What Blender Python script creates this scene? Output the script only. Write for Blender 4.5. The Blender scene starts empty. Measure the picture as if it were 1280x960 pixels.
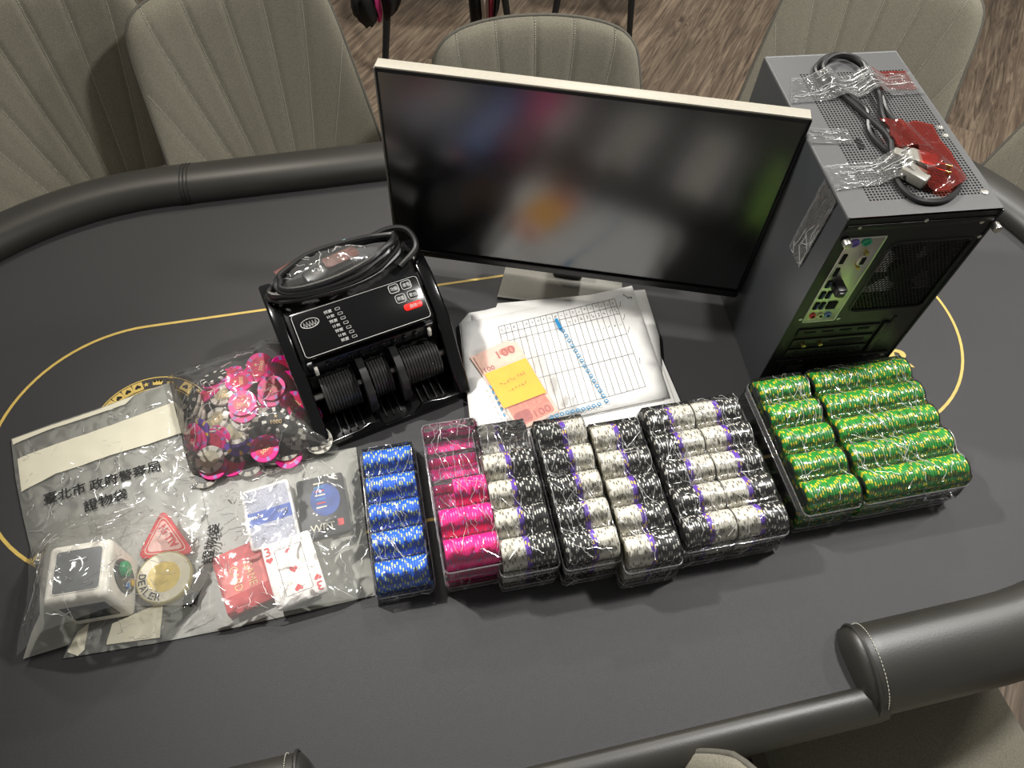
import bpy, bmesh, math, random
from mathutils import Vector, Matrix, noise
from mathutils.geometry import delaunay_2d_cdt

random.seed(7)
SC = bpy.context.scene
COL = SC.collection
PI = math.pi

# ------------------------------------------------------------------ camera
F_PX, PITCH, ROLL, CAM_H = 927.426, 0.988793, 0.062287, 0.944099
_d = Vector((0, math.cos(PITCH), -math.sin(PITCH)))
_r = Vector((1, 0, 0))
_u = _r.cross(_d)
RIGHT = math.cos(ROLL) * _r + math.sin(ROLL) * _u
UP = -math.sin(ROLL) * _r + math.cos(ROLL) * _u
CAM_O = Vector((0, 0, CAM_H))
cam_data = bpy.data.cameras.new('camera')
cam_data.sensor_width = 36.0
cam_data.sensor_fit = 'HORIZONTAL'
cam_data.lens = F_PX / 1280.0 * 36.0
cam_data.clip_start = 0.01
cam = bpy.data.objects.new('camera', cam_data)
COL.objects.link(cam)
M3 = Matrix((RIGHT, UP, -_d)).transposed()
cam.matrix_world = Matrix.Translation(CAM_O) @ M3.to_4x4()
SC.camera = cam

# ------------------------------------------------------------------ world, lamps, exposure
world = bpy.data.worlds.new('room_light')
SC.world = world
world.use_nodes = True
wb = world.node_tree.nodes['Background']
wb.inputs[0].default_value = (1.0, 0.97, 0.93, 1)
wb.inputs[1].default_value = 0.22

def ceiling_lamp(name, loc, energy, radius, color=(1.0, 0.965, 0.90), target=None):
    l = bpy.data.lights.new(name, 'AREA')
    l.shape = 'DISK'
    l.size = radius * 2
    l.energy = energy
    l.color = color
    o = bpy.data.objects.new(name, l)
    COL.objects.link(o)
    o.location = loc
    if target is not None:
        o.rotation_euler = (Vector(target) - Vector(loc)).to_track_quat('-Z', 'Y').to_euler()
    return o

def ceiling_spot(name, loc, energy, target, angle, radius=0.05, color=(1.0, 0.965, 0.90)):
    l = bpy.data.lights.new(name, 'SPOT')
    l.energy = energy
    l.spot_size = math.radians(angle)
    l.spot_blend = 1.0
    l.shadow_soft_size = radius
    l.color = color
    o = bpy.data.objects.new(name, l)
    COL.objects.link(o)
    o.location = loc
    o.rotation_euler = (Vector(target) - Vector(loc)).to_track_quat('-Z', 'Y').to_euler()
    return o

ceiling_spot('ceiling_spotlight', (-1.16, 1.05, 1.80), 270, (0.62, 0.25, 0), 58, color=(1.0, 0.97, 0.92))
ceiling_lamp('ceiling_lamp', (1.0, 0.95, 1.85), 48, 0.10, color=(1.0, 0.98, 0.95))
ceiling_lamp('ceiling_lamp', (0.35, 2.75, 1.85), 40, 0.12)  # added, unseen: backlight for the chairs and the floor
ceiling_lamp('ceiling_lamp', (2.1, 1.6, 1.85), 26, 0.12)
ceiling_lamp('ceiling_lamp', (-1.0, 1.9, 1.85), 16, 0.12, color=(1.0, 0.92, 0.78))

SC.view_settings.view_transform = 'Standard'
SC.view_settings.look = 'None'
SC.view_settings.gamma = 1.0
SC.view_settings.exposure = -0.28
SC.view_settings.use_curve_mapping = False
try:
    SC.cycles.transparent_max_bounces = 24
    SC.cycles.max_bounces = 10
except Exception:
    pass

# ------------------------------------------------------------------ helpers
def P(px, py, z=0.0):
    v = _d * F_PX + RIGHT * (px - 640) + UP * (480 - py)
    t = (z - CAM_H) / v.z
    return CAM_O + v * t

def srgb(r, g, b):
    def f(c):
        c /= 255.0
        return c / 12.92 if c <= 0.04045 else ((c + 0.055) / 1.055) ** 2.4
    return (f(r), f(g), f(b), 1.0)

def mat(name, col, rough=0.5, metal=0.0, spec=0.5, var=0.0, var_scale=20.0, bump=0.0, bump_scale=300.0,
        stretch=None, coat=0.0, sheen=0.0, bump_dist=0.001):
    m = bpy.data.materials.new(name)
    m.use_nodes = True
    nt = m.node_tree
    b = nt.nodes['Principled BSDF']
    b.inputs['Base Color'].default_value = col
    b.inputs['Roughness'].default_value = rough
    b.inputs['Metallic'].default_value = metal
    b.inputs['Specular IOR Level'].default_value = spec
    b.inputs['Coat Weight'].default_value = coat
    b.inputs['Sheen Weight'].default_value = sheen
    tc = nt.nodes.new('ShaderNodeTexCoord')
    mp = nt.nodes.new('ShaderNodeMapping')
    nt.links.new(tc.outputs['Object'], mp.inputs['Vector'])
    if stretch:
        mp.inputs['Scale'].default_value = stretch
    if var > 0:
        n = nt.nodes.new('ShaderNodeTexNoise')
        n.inputs['Scale'].default_value = var_scale
        n.inputs['Detail'].default_value = 5
        nt.links.new(mp.outputs[0], n.inputs['Vector'])
        hsv = nt.nodes.new('ShaderNodeHueSaturation')
        hsv.inputs['Color'].default_value = col
        mr = nt.nodes.new('ShaderNodeMapRange')
        mr.inputs['From Min'].default_value = 0.3
        mr.inputs['From Max'].default_value = 0.7
        mr.inputs['To Min'].default_value = 1 - var
        mr.inputs['To Max'].default_value = 1 + var
        nt.links.new(n.outputs['Fac'], mr.inputs['Value'])
        nt.links.new(mr.outputs[0], hsv.inputs['Value'])
        nt.links.new(hsv.outputs[0], b.inputs['Base Color'])
    if bump > 0:
        n2 = nt.nodes.new('ShaderNodeTexNoise')
        n2.inputs['Scale'].default_value = bump_scale
        n2.inputs['Detail'].default_value = 3
        nt.links.new(mp.outputs[0], n2.inputs['Vector'])
        bp = nt.nodes.new('ShaderNodeBump')
        bp.inputs['Strength'].default_value = bump
        bp.inputs['Distance'].default_value = bump_dist
        nt.links.new(n2.outputs['Fac'], bp.inputs['Height'])
        nt.links.new(bp.outputs[0], b.inputs['Normal'])
    return m

def film_mat(name, haze=0.05, haze_col=(0.9, 0.9, 0.86, 1), gloss=0.10, rough=0.16, tint=(1, 1, 1, 1),
             bump=0.6, scale=60.0, stretch=(1, 1, 1), dist=0.004, distort=1.5):
    """thin clear plastic: transparent, a little milky, with a crinkled glossy surface"""
    m = bpy.data.materials.new(name)
    m.use_nodes = True
    nt = m.node_tree
    nt.nodes.clear()
    out = nt.nodes.new('ShaderNodeOutputMaterial')
    tr = nt.nodes.new('ShaderNodeBsdfTransparent')
    tr.inputs[0].default_value = tint
    df = nt.nodes.new('ShaderNodeBsdfDiffuse')
    df.inputs[0].default_value = haze_col
    gl = nt.nodes.new('ShaderNodeBsdfGlossy')
    gl.inputs[0].default_value = (1, 1, 1, 1)
    gl.inputs['Roughness'].default_value = rough
    m1 = nt.nodes.new('ShaderNodeMixShader')
    m1.inputs[0].default_value = haze
    nt.links.new(tr.outputs[0], m1.inputs[1])
    nt.links.new(df.outputs[0], m1.inputs[2])
    m2 = nt.nodes.new('ShaderNodeMixShader')
    nt.links.new(m1.outputs[0], m2.inputs[1])
    nt.links.new(gl.outputs[0], m2.inputs[2])
    tc = nt.nodes.new('ShaderNodeTexCoord')
    mp = nt.nodes.new('ShaderNodeMapping')
    mp.inputs['Scale'].default_value = stretch
    nt.links.new(tc.outputs['Object'], mp.inputs['Vector'])
    n = nt.nodes.new('ShaderNodeTexNoise')
    n.noise_type = 'RIDGED_MULTIFRACTAL'
    n.inputs['Scale'].default_value = scale
    n.inputs['Detail'].default_value = 3
    n.inputs['Distortion'].default_value = distort
    nt.links.new(mp.outputs[0], n.inputs['Vector'])
    bp = nt.nodes.new('ShaderNodeBump')
    bp.inputs['Strength'].default_value = bump
    bp.inputs['Distance'].default_value = dist
    nt.links.new(n.outputs['Fac'], bp.inputs['Height'])
    nt.links.new(bp.outputs[0], gl.inputs['Normal'])
    fr = nt.nodes.new('ShaderNodeFresnel')
    fr.inputs['IOR'].default_value = 1.45
    nt.links.new(bp.outputs[0], fr.inputs['Normal'])
    ad = nt.nodes.new('ShaderNodeMath')
    ad.operation = 'ADD'
    ad.use_clamp = True
    ad.inputs[1].default_value = gloss
    nt.links.new(fr.outputs[0], ad.inputs[0])
    nt.links.new(ad.outputs[0], m2.inputs[0])
    nt.links.new(m2.outputs[0], out.inputs['Surface'])
    return m

def tag(o, label, cat, group=None, kind=None):
    o['label'] = label
    o['category'] = cat
    if group:
        o['group'] = group
    if kind:
        o['kind'] = kind
    return o

def empty(name, loc=(0, 0, 0), rz=0.0, parent=None):
    o = bpy.data.objects.new(name, None)
    o.empty_display_size = 0.02
    COL.objects.link(o)
    o.location = loc
    o.rotation_euler = (0, 0, rz)
    o.parent = parent
    return o

def link_mesh(name, me, parent=None, loc=None, rot=None):
    o = bpy.data.objects.new(name, me)
    COL.objects.link(o)
    o.parent = parent
    if loc is not None:
        o.location = loc
    if rot is not None:
        o.rotation_euler = rot
    return o

class MB:
    """collects shapes in one bmesh and links them as one mesh object"""
    def __init__(self):
        self.bm = bmesh.new()
        self.mi = 0
    def faces(self, verts, faces, mi=None):
        vs = [self.bm.verts.new(v) for v in verts]
        for f in faces:
            try:
                fc = self.bm.faces.new([vs[i] for i in f])
                fc.material_index = self.mi if mi is None else mi
            except ValueError:
                pass
        return vs
    def box(self, c, s, rz=0.0, M=None, bevel=0.0, seg=2, mi=None):
        t = bmesh.new()
        bmesh.ops.create_cube(t, size=1.0)
        bmesh.ops.scale(t, vec=s, verts=t.verts)
        if bevel > 0:
            bmesh.ops.bevel(t, geom=list(t.edges), offset=bevel, segments=seg, affect='EDGES', profile=0.5)
        X = Matrix.Translation(c) @ Matrix.Rotation(rz, 4, 'Z')
        if M is not None:
            X = M @ X
        bmesh.ops.transform(t, matrix=X, verts=t.verts)
        self.merge(t, mi)
        return self
    def merge(self, t, mi=None):
        mp = {}
        for v in t.verts:
            mp[v] = self.bm.verts.new(v.co)
        for f in t.faces:
            try:
                fc = self.bm.faces.new([mp[v] for v in f.verts])
                fc.material_index = self.mi if mi is None else mi
            except ValueError:
                pass
        t.free()
    def prism(self, pts, z0, z1, bevel=0.0, seg=2, M=None, mi=None):
        t = bmesh.new()
        n = len(pts)
        a = [t.verts.new((p[0], p[1], z0)) for p in pts]
        b = [t.verts.new((p[0], p[1], z1)) for p in pts]
        t.faces.new(list(reversed(a)))
        top = t.faces.new(b)
        for i in range(n):
            t.faces.new((a[i], a[(i + 1) % n], b[(i + 1) % n], b[i]))
        bmesh.ops.recalc_face_normals(t, faces=t.faces)
        if bevel > 0:
            ed = [e for e in t.edges if all(v in b for v in e.verts) or all(v in a for v in e.verts)]
            bmesh.ops.bevel(t, geom=ed, offset=bevel, segments=seg, affect='EDGES', profile=0.5)
        if M is not None:
            bmesh.ops.transform(t, matrix=M, verts=t.verts)
        self.merge(t, mi)
        return self
    def tube(self, pts, r, seg=8, closed=False, mi=None, r1=None, caps=True):
        pts = [Vector(p) for p in pts]
        n = len(pts)
        rings = []
        prev = None
        for i, p in enumerate(pts):
            if closed:
                t = pts[(i + 1) % n] - pts[i - 1]
            else:
                t = pts[min(i + 1, n - 1)] - pts[max(i - 1, 0)]
            if t.length < 1e-9:
                t = Vector((0, 0, 1))
            t.normalize()
            if prev is None:
                a = t.orthogonal().normalized()
            else:
                a = prev - t * prev.dot(t)
                if a.length < 1e-6:
                    a = t.orthogonal()
                a.normalize()
            prev = a
            b = t.cross(a)
            rr = r if r1 is None else r + (r1 - r) * i / max(1, n - 1)
            rings.append([self.bm.verts.new(p + (a * math.cos(k * 2 * PI / seg) + b * math.sin(k * 2 * PI / seg)) * rr) for k in range(seg)])
        m = self.mi if mi is None else mi
        for i in range(n if closed else n - 1):
            A, B = rings[i], rings[(i + 1) % n]
            for k in range(seg):
                try:
                    f = self.bm.faces.new((A[k], A[(k + 1) % seg], B[(k + 1) % seg], B[k]))
                    f.material_index = m
                    f.smooth = True
                except ValueError:
                    pass
        if caps and not closed:
            f = self.bm.faces.new(list(reversed(rings[0])))
            f.material_index = m
            f = self.bm.faces.new(rings[-1])
            f.material_index = m
        return self
    def cyl(self, c, r, h, seg=24, axis='Z', r2=None, bevel=0.0, mi=None, M=None):
        t = bmesh.new()
        bmesh.ops.create_cone(t, cap_ends=True, segments=seg, radius1=r, radius2=r if r2 is None else r2, depth=h)
        if bevel > 0:
            ed = [e for e in t.edges if len(e.link_faces) == 2 and any(len(f.verts) > 4 for f in e.link_faces)]
            bmesh.ops.bevel(t, geom=ed, offset=bevel, segments=2, affect='EDGES', profile=0.5)
        R = Matrix.Identity(4)
        if axis == 'X':
            R = Matrix.Rotation(PI / 2, 4, 'Y')
        elif axis == 'Y':
            R = Matrix.Rotation(-PI / 2, 4, 'X')
        X = Matrix.Translation(c) @ R
        if M is not None:
            X = M @ X
        bmesh.ops.transform(t, matrix=X, verts=t.verts)
        self.merge(t, mi)
        return self
    def lathe(self, prof, seg=32, M=None, mi=None):
        rings = []
        for (r, z) in prof:
            ring = []
            for k in range(seg):
                v = Vector((r * math.cos(2 * PI * k / seg), r * math.sin(2 * PI * k / seg), z))
                ring.append(self.bm.verts.new(M @ v if M is not None else v))
            rings.append(ring)
        m = self.mi if mi is None else mi
        for i in range(len(rings) - 1):
            for k in range(seg):
                f = self.bm.faces.new((rings[i][k], rings[i][(k + 1) % seg], rings[i + 1][(k + 1) % seg], rings[i + 1][k]))
                f.material_index = m
                f.smooth = True
        f = self.bm.faces.new(rings[-1])
        f.material_index = m
        f = self.bm.faces.new(list(reversed(rings[0])))
        f.material_index = m
        return self
    def grid(self, rows, mi=None, smooth=True):
        """rows: list of equal-length lists of points"""
        vs = [[self.bm.verts.new(p) for p in row] for row in rows]
        m = self.mi if mi is None else mi
        for i in range(len(vs) - 1):
            for j in range(len(vs[0]) - 1):
                try:
                    f = self.bm.faces.new((vs[i][j], vs[i][j + 1], vs[i + 1][j + 1], vs[i + 1][j]))
                    f.material_index = m
                    f.smooth = smooth
                except ValueError:
                    pass
        return vs
    def mesh(self, name, mats, smooth=None, recalc=True):
        if recalc:
            bmesh.ops.recalc_face_normals(self.bm, faces=self.bm.faces)
        me = bpy.data.meshes.new(name)
        self.bm.to_mesh(me)
        self.bm.free()
        if not isinstance(mats, (list, tuple)):
            mats = [mats]
        for m in mats:
            me.materials.append(m)
        if smooth is not None:
            me.shade_smooth() if smooth is True else me.shade_flat()
            if smooth not in (True, False):
                me.shade_smooth()
                me.set_sharp_from_angle(angle=smooth)
        return me
    def build(self, name, mats, parent=None, smooth=0.6, loc=None, rot=None, recalc=True):
        return link_mesh(name, self.mesh(name, mats, smooth, recalc), parent, loc, rot)

def catmull(pts, n=8, closed=False):
    pts = [Vector(p) for p in pts]
    out = []
    N = len(pts)
    for i in range(N if closed else N - 1):
        if closed:
            p0, p1, p2, p3 = pts[i - 1], pts[i], pts[(i + 1) % N], pts[(i + 2) % N]
        else:
            p0, p1, p2, p3 = pts[max(i - 1, 0)], pts[i], pts[i + 1], pts[min(i + 2, N - 1)]
        for k in range(n):
            t = k / n
            out.append(0.5 * ((2 * p1) + (p2 - p0) * t + (2 * p0 - 5 * p1 + 4 * p2 - p3) * t * t + (3 * p1 - p0 - 3 * p2 + p3) * t ** 3))
    if not closed:
        out.append(pts[-1])
    return out

def rrect(w, h, r, n=5, cx=0.0, cy=0.0):
    out = []
    for (sx, sy, a0) in ((1, 1, 0), (-1, 1, 90), (-1, -1, 180), (1, -1, 270)):
        for k in range(n + 1):
            a = math.radians(a0 + 90 * k / n)
            out.append((cx + sx * (w / 2 - r) + r * math.cos(a), cy + sy * (h / 2 - r) + r * math.sin(a)))
    return out

_text_cache = {}
def text_mesh(body, material, align='CENTER', bold=0.0, extrude=0.01):
    key = (body, material.name, align, bold, extrude)
    if key in _text_cache:
        return _text_cache[key]
    cu = bpy.data.curves.new('lettering', 'FONT')
    cu.body = body
    cu.size = 1.0
    cu.align_x = align
    cu.align_y = 'CENTER' if align == 'CENTER' else 'BOTTOM_BASELINE'
    cu.offset = bold
    cu.extrude = extrude
    cu.resolution_u = 3
    ob = bpy.data.objects.new('lettering', cu)
    COL.objects.link(ob)
    dg = bpy.context.evaluated_depsgraph_get()
    dg.update()
    me = bpy.data.meshes.new_from_object(ob.evaluated_get(dg))
    me.materials.clear()
    me.materials.append(material)
    bpy.data.objects.remove(ob)
    xs = [v.co.x for v in me.vertices] or [0, 1]
    ys = [v.co.y for v in me.vertices] or [0, 1]
    _text_cache[key] = (me, min(xs), max(xs), min(ys), max(ys))
    return _text_cache[key]

def lettering(name, body, A, B, normal, material, parent=None, ratio=1.0, bold=0.0, height=None, lift=0.0004):
    """text centred on the segment A-B, as long as A-B, lying in the plane with this normal"""
    A, B, n = Vector(A), Vector(B), Vector(normal).normalized()
    me, x0, x1, y0, y1 = text_mesh(body, material, 'CENTER', bold)
    X = (B - A)
    L = X.length
    X.normalize()
    X = (X - n * X.dot(n)).normalized()
    Y = n.cross(X)
    s = L / (x1 - x0)
    sy = s * ratio if height is None else height / (y1 - y0)
    c = (A + B) / 2 + n * lift
    o = link_mesh(name, me)
    Mx = Matrix((X * s, Y * sy, n * 0.02)).transposed().to_4x4()
    off = Vector(((x0 + x1) / 2, (y0 + y1) / 2, 0))
    Mx = Matrix.Translation(c) @ Mx @ Matrix.Translation(-off)
    if parent is not None:
        o.parent = parent
        o.matrix_parent_inverse = Matrix.Identity(4)
        bpy.context.view_layer.update()
        o.matrix_basis = parent.matrix_world.inverted() @ Mx
    else:
        o.matrix_world = Mx
    return o

def draped_lettering(name, body, A, B, hgt, h, c, material, parent, bold=0.0, lift=0.0009):
    """lettering printed on a soft sheet: every point takes the sheet's own height"""
    A, B = Vector((A[0], A[1], 0)), Vector((B[0], B[1], 0))
    me0, x0, x1, y0, y1 = text_mesh(body, material, 'CENTER', bold, 0.0)
    X = B - A
    s, sy = X.length / (x1 - x0), hgt / (y1 - y0)
    X.normalize()
    Y = Vector((-X.y, X.x, 0))
    mid = (A + B) / 2
    t = bmesh.new()
    t.from_mesh(me0)
    for v in t.verts:
        q = mid + X * (v.co.x - (x0 + x1) / 2) * s + Y * (v.co.y - (y0 + y1) / 2) * sy
        v.co = Vector((q.x, q.y, 0))
    bmesh.ops.remove_doubles(t, verts=t.verts, dist=1e-6)
    for _ in range(3):
        long_e = [e for e in t.edges if e.calc_length() > 0.0035]
        if long_e:
            bmesh.ops.subdivide_edges(t, edges=long_e, cuts=1)
            bmesh.ops.triangulate(t, faces=[f for f in t.faces if len(f.verts) > 3])
    for v in t.verts:
        x, y = v.co.x - c.x, v.co.y - c.y
        v.co = Vector((x, y, h(x, y) + lift))
    me = bpy.data.meshes.new(name)
    t.to_mesh(me)
    t.free()
    me.materials.append(material)
    return link_mesh(name, me, parent)

def heart_pts(s, n=20):
    out = []
    for k in range(n):
        t = 2 * PI * k / n
        out.append((s * 16 * math.sin(t) ** 3 / 17.0, s * (13 * math.cos(t) - 5 * math.cos(2 * t) - 2 * math.cos(3 * t) - math.cos(4 * t)) / 17.0))
    return out

def frame_at(A, B, up=Vector((0, 0, 1))):
    """local frame: origin A, x towards B, z up"""
    A, B = Vector(A), Vector(B)
    X = (B - A)
    X.z = 0
    X.normalize()
    Y = up.cross(X)
    return Matrix.Translation(A) @ Matrix((X, Y, up)).transposed().to_4x4()

def sheet(outline, hfun, step, name, material, parent=None, jitter=0.25):
    """a soft plastic or paper sheet: the outline polygon (world xy), filled with a fine mesh whose height comes from hfun"""
    pts = [Vector((p[0], p[1])) for p in outline]
    dense = []
    N = len(pts)
    for i in range(N):
        a, b = pts[i], pts[(i + 1) % N]
        k = max(1, int((b - a).length / step))
        for j in range(k):
            dense.append(a + (b - a) * j / k)
    nb = len(dense)
    x0, x1 = min(p.x for p in dense), max(p.x for p in dense)
    y0, y1 = min(p.y for p in dense), max(p.y for p in dense)
    def inside(q):
        c = False
        for i in range(nb):
            a, b = dense[i], dense[i - 1]
            if (a.y > q.y) != (b.y > q.y) and q.x < (b.x - a.x) * (q.y - a.y) / (b.y - a.y) + a.x:
                c = not c
        return c
    allp = list(dense)
    rng = random.Random(3)
    y = y0
    while y < y1:
        x = x0
        while x < x1:
            q = Vector((x + rng.uniform(-jitter, jitter) * step, y + rng.uniform(-jitter, jitter) * step))
            if inside(q) and min((q - d).length_squared for d in dense) > (0.45 * step) ** 2:
                allp.append(q)
            x += step
        y += step
    edges = [(i, (i + 1) % nb) for i in range(nb)]
    vo, eo, fo, _, _, _ = delaunay_2d_cdt(allp, edges, [list(range(nb))], 1, 1e-7)
    me = bpy.data.meshes.new(name)
    me.from_pydata([(v.x, v.y, hfun(v.x, v.y)) for v in vo], [], [tuple(f) for f in fo])
    for m in (material if isinstance(material, (list, tuple)) else [material]):
        me.materials.append(m)
    me.shade_smooth()
    return link_mesh(name, me, parent)

def wrinkle(x, y, s=60.0, seed=0.0):
    return 1.0 - 2.0 * abs(noise.noise(Vector((x * s, y * s, seed))))

# ------------------------------------------------------------------ materials
m_felt = mat('felt', srgb(53, 52, 53), 0.5, spec=0.35, var=0.2, var_scale=900, bump=0.35, bump_scale=1500, sheen=0.15)
m_gold = mat('gold_print', srgb(214, 184, 96), 0.55, var=0.08, var_scale=80)
m_leather = mat('black_leather', srgb(40, 38, 33), 0.45, spec=0.9, var=0.12, var_scale=14, bump=0.12, bump_scale=420)
m_seam = mat('dark_seam', srgb(18, 18, 17), 0.7, var=0.1)
m_fabric = mat('grey_fabric', srgb(127, 123, 109), 0.92, spec=0.2, var=0.20, var_scale=420, bump=0.35, bump_scale=700, sheen=0.2)
m_thread = mat('thread', srgb(186, 183, 170), 0.9, var=0.06)
m_piping = mat('fabric_piping', srgb(92, 89, 80), 0.85, var=0.12, var_scale=200)
m_black_metal = mat('black_metal', srgb(20, 20, 20), 0.45, var=0.1)
m_shell = mat('chair_shell', srgb(70, 67, 60), 0.8, var=0.1)
m_black = mat('black_plastic', srgb(15, 15, 16), 0.35, var=0.1, var_scale=60)
m_gloss_black = mat('gloss_black_plastic', srgb(9, 9, 10), 0.16, spec=0.6, var=0.1, var_scale=50)
m_screen = mat('matte_screen', srgb(6, 6, 7), 0.20, spec=0.5, var=0.15, var_scale=6)
m_screen.node_tree.nodes['Principled BSDF'].inputs['IOR'].default_value = 2.1
m_bezel = mat('bezel', srgb(12, 12, 13), 0.4, var=0.05)
m_silver = mat('silver_plastic', srgb(160, 155, 142), 0.45, var=0.04, var_scale=200)
m_stand = mat('stand_metal', srgb(122, 120, 112), 0.5, metal=0.35, var=0.12, var_scale=700, bump=0.1, bump_scale=1200)
m_case_top_lit = mat('case_paint_top_lit', srgb(92, 92, 92), 0.42, metal=0.25, var=0.08, var_scale=900, bump=0.10, bump_scale=1600)  # top plate coloured lighter than the sides, as if lit from above
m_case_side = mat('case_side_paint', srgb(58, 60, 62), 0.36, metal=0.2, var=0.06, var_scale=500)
m_case_dark = mat('case_black', srgb(14, 14, 14), 0.4, var=0.1)
m_void = mat('dark_inside', srgb(4, 4, 4), 0.9, var=0.1)
m_inner_reflector = mat('inner_reflector_grey', srgb(150, 150, 146), 0.5, metal=0.3, var=0.1)
m_steel = mat('bright_steel', srgb(214, 212, 204), 0.33, metal=1.0, var=0.04)
m_brass = mat('brass_screw', srgb(196, 176, 108), 0.3, metal=1.0, var=0.05)
m_paper = mat('paper', srgb(222, 221, 217), 0.85, var=0.025, var_scale=12)
m_ink = mat('print_ink', srgb(104, 104, 108), 0.9, var=0.1)
m_darkink = mat('dark_ink', srgb(28, 28, 30), 0.9, var=0.1)
m_white = mat('white_plastic', srgb(232, 228, 216), 0.4, var=0.03)
m_whiteprint = mat('white_print', srgb(224, 219, 196), 0.55, var=0.03, var_scale=30)
m_blackprint = mat('black_print', srgb(22, 22, 22), 0.7, var=0.1)
m_red = mat('red_print', srgb(206, 52, 58), 0.5, var=0.06)
m_yellow = mat('yellow_paper', srgb(238, 182, 8), 0.8, var=0.05, var_scale=25)
m_cord = mat('rubber_cord', srgb(24, 24, 24), 0.35, spec=0.6, var=0.1)

m_film = film_mat('stretch_film', haze=0.015, gloss=0.0, rough=0.13, bump=0.42, scale=20, stretch=(1.6, 1.0, 1.2), dist=0.006, distort=2.0)
m_bagclear = film_mat('bag_clear', haze=0.10, gloss=0.0, rough=0.08, bump=0.6, scale=34, dist=0.006, distort=1.0)
m_bagmilk = film_mat('bag_milky', haze=0.74, haze_col=srgb(172, 172, 162), gloss=0.0, rough=0.35, bump=0.08, scale=20, dist=0.004)
m_chipbag = film_mat('chip_bag_film', haze=0.05, gloss=0.015, rough=0.12, bump=0.6, scale=30, dist=0.006, distort=1.0)
m_zip = film_mat('zip_bag', haze=0.10, gloss=0.03, rough=0.15, bump=0.5, scale=16, dist=0.004)
m_acrylic = film_mat('clear_acrylic', haze=0.03, gloss=0.05, rough=0.06, bump=0.1, scale=30, dist=0.002, tint=(0.95, 0.95, 0.96, 1))
m_acrylic_wall = film_mat('clear_acrylic_wall', haze=0.10, haze_col=(0.9, 0.88, 0.9, 1), gloss=0.05, rough=0.08, bump=0.15, scale=30, dist=0.002, tint=(0.97, 0.96, 0.97, 1))
m_tape = film_mat('clear_tape', haze=0.05, gloss=0.01, rough=0.16, bump=0.6, scale=40, stretch=(1, 2.5, 1), dist=0.005, distort=2.0)
m_crease_glint = film_mat('film_crease_glint', haze=0.35, haze_col=(0.95, 0.95, 0.92, 1), gloss=0.30, rough=0.22, bump=0.1, scale=30)  # whitened folds whose pale colour also stands in for glints on the plastic
m_red_glow = film_mat('red_glow_film', haze=0.09, haze_col=srgb(215, 62, 44), gloss=0.03, rough=0.2, tint=srgb(240, 110, 90), bump=0.5, scale=40)  # added film: its red stands in for glow and reflection on the tower

# ------------------------------------------------------------------ floor of wooden planks
FLOOR_Z = -0.76
def wood_mat():
    m = bpy.data.materials.new('wood_plank')
    m.use_nodes = True
    nt = m.node_tree
    b = nt.nodes['Principled BSDF']
    b.inputs['Roughness'].default_value = 0.5
    tc = nt.nodes.new('ShaderNodeTexCoord')
    oi = nt.nodes.new('ShaderNodeObjectInfo')
    ad = nt.nodes.new('ShaderNodeVectorMath')
    ad.operation = 'MULTIPLY_ADD'
    ad.inputs[1].default_value = (1, 1, 1)
    cmb = nt.nodes.new('ShaderNodeCombineXYZ')
    mm = nt.nodes.new('ShaderNodeMath')
    mm.operation = 'MULTIPLY'
    mm.inputs[1].default_value = 37.0
    nt.links.new(oi.outputs['Random'], mm.inputs[0])
    for k in range(3):
        nt.links.new(mm.outputs[0], cmb.inputs[k])
    nt.links.new(tc.outputs['Object'], ad.inputs[0])
    nt.links.new(cmb.outputs[0], ad.inputs[2])
    mp = nt.nodes.new('ShaderNodeMapping')
    mp.inputs['Scale'].default_value = (1.1, 14.0, 1)
    nt.links.new(ad.outputs[0], mp.inputs['Vector'])
    n = nt.nodes.new('ShaderNodeTexNoise')
    n.inputs['Scale'].default_value = 3.2
    n.inputs['Detail'].default_value = 9
    n.inputs['Roughness'].default_value = 0.68
    n.inputs['Distortion'].default_value = 1.6
    nt.links.new(mp.outputs[0], n.inputs['Vector'])
    cr = nt.nodes.new('ShaderNodeValToRGB')
    e = cr.color_ramp.elements
    e[0].position, e[0].color = 0.30, srgb(60, 50, 42)
    e[1].position, e[1].color = 0.74, srgb(166, 148, 126)
    k = e.new(0.5)
    k.color = srgb(114, 98, 82)
    nt.links.new(n.outputs['Fac'], cr.inputs[0])
    hs = nt.nodes.new('ShaderNodeHueSaturation')
    mr = nt.nodes.new('ShaderNodeMapRange')
    mr.inputs['To Min'].default_value = 0.82
    mr.inputs['To Max'].default_value = 1.12
    nt.links.new(oi.outputs['Random'], mr.inputs['Value'])
    nt.links.new(mr.outputs[0], hs.inputs['Value'])
    nt.links.new(cr.outputs[0], hs.inputs['Color'])
    nt.links.new(hs.outputs[0], b.inputs['Base Color'])
    bp = nt.nodes.new('ShaderNodeBump')
    bp.inputs['Strength'].default_value = 0.25
    bp.inputs['Distance'].default_value = 0.002
    nt.links.new(n.outputs['Fac'], bp.inputs['Height'])
    nt.links.new(bp.outputs[0], b.inputs['Normal'])
    return m
m_wood = wood_mat()
floor = MB().box((0.3, 1.6, -0.012), (7.4, 8.4, 0.016)).build('floor', mat('floor_underlay', srgb(40, 32, 27), 0.9, var=0.1), loc=(0, 0, FLOOR_Z))
floor['kind'] = 'structure'
floor['label'] = 'brown wood-grain plank floor under the table'
PLANK_YAW = math.radians(90 - 23.3)
plank_me = MB().box((0, 0, -0.002), (1.2192, 0.1832, 0.004), bevel=0.0006, seg=1).mesh('plank', m_wood, 0.6)
pc, ps = math.cos(PLANK_YAW), math.sin(PLANK_YAW)
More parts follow.
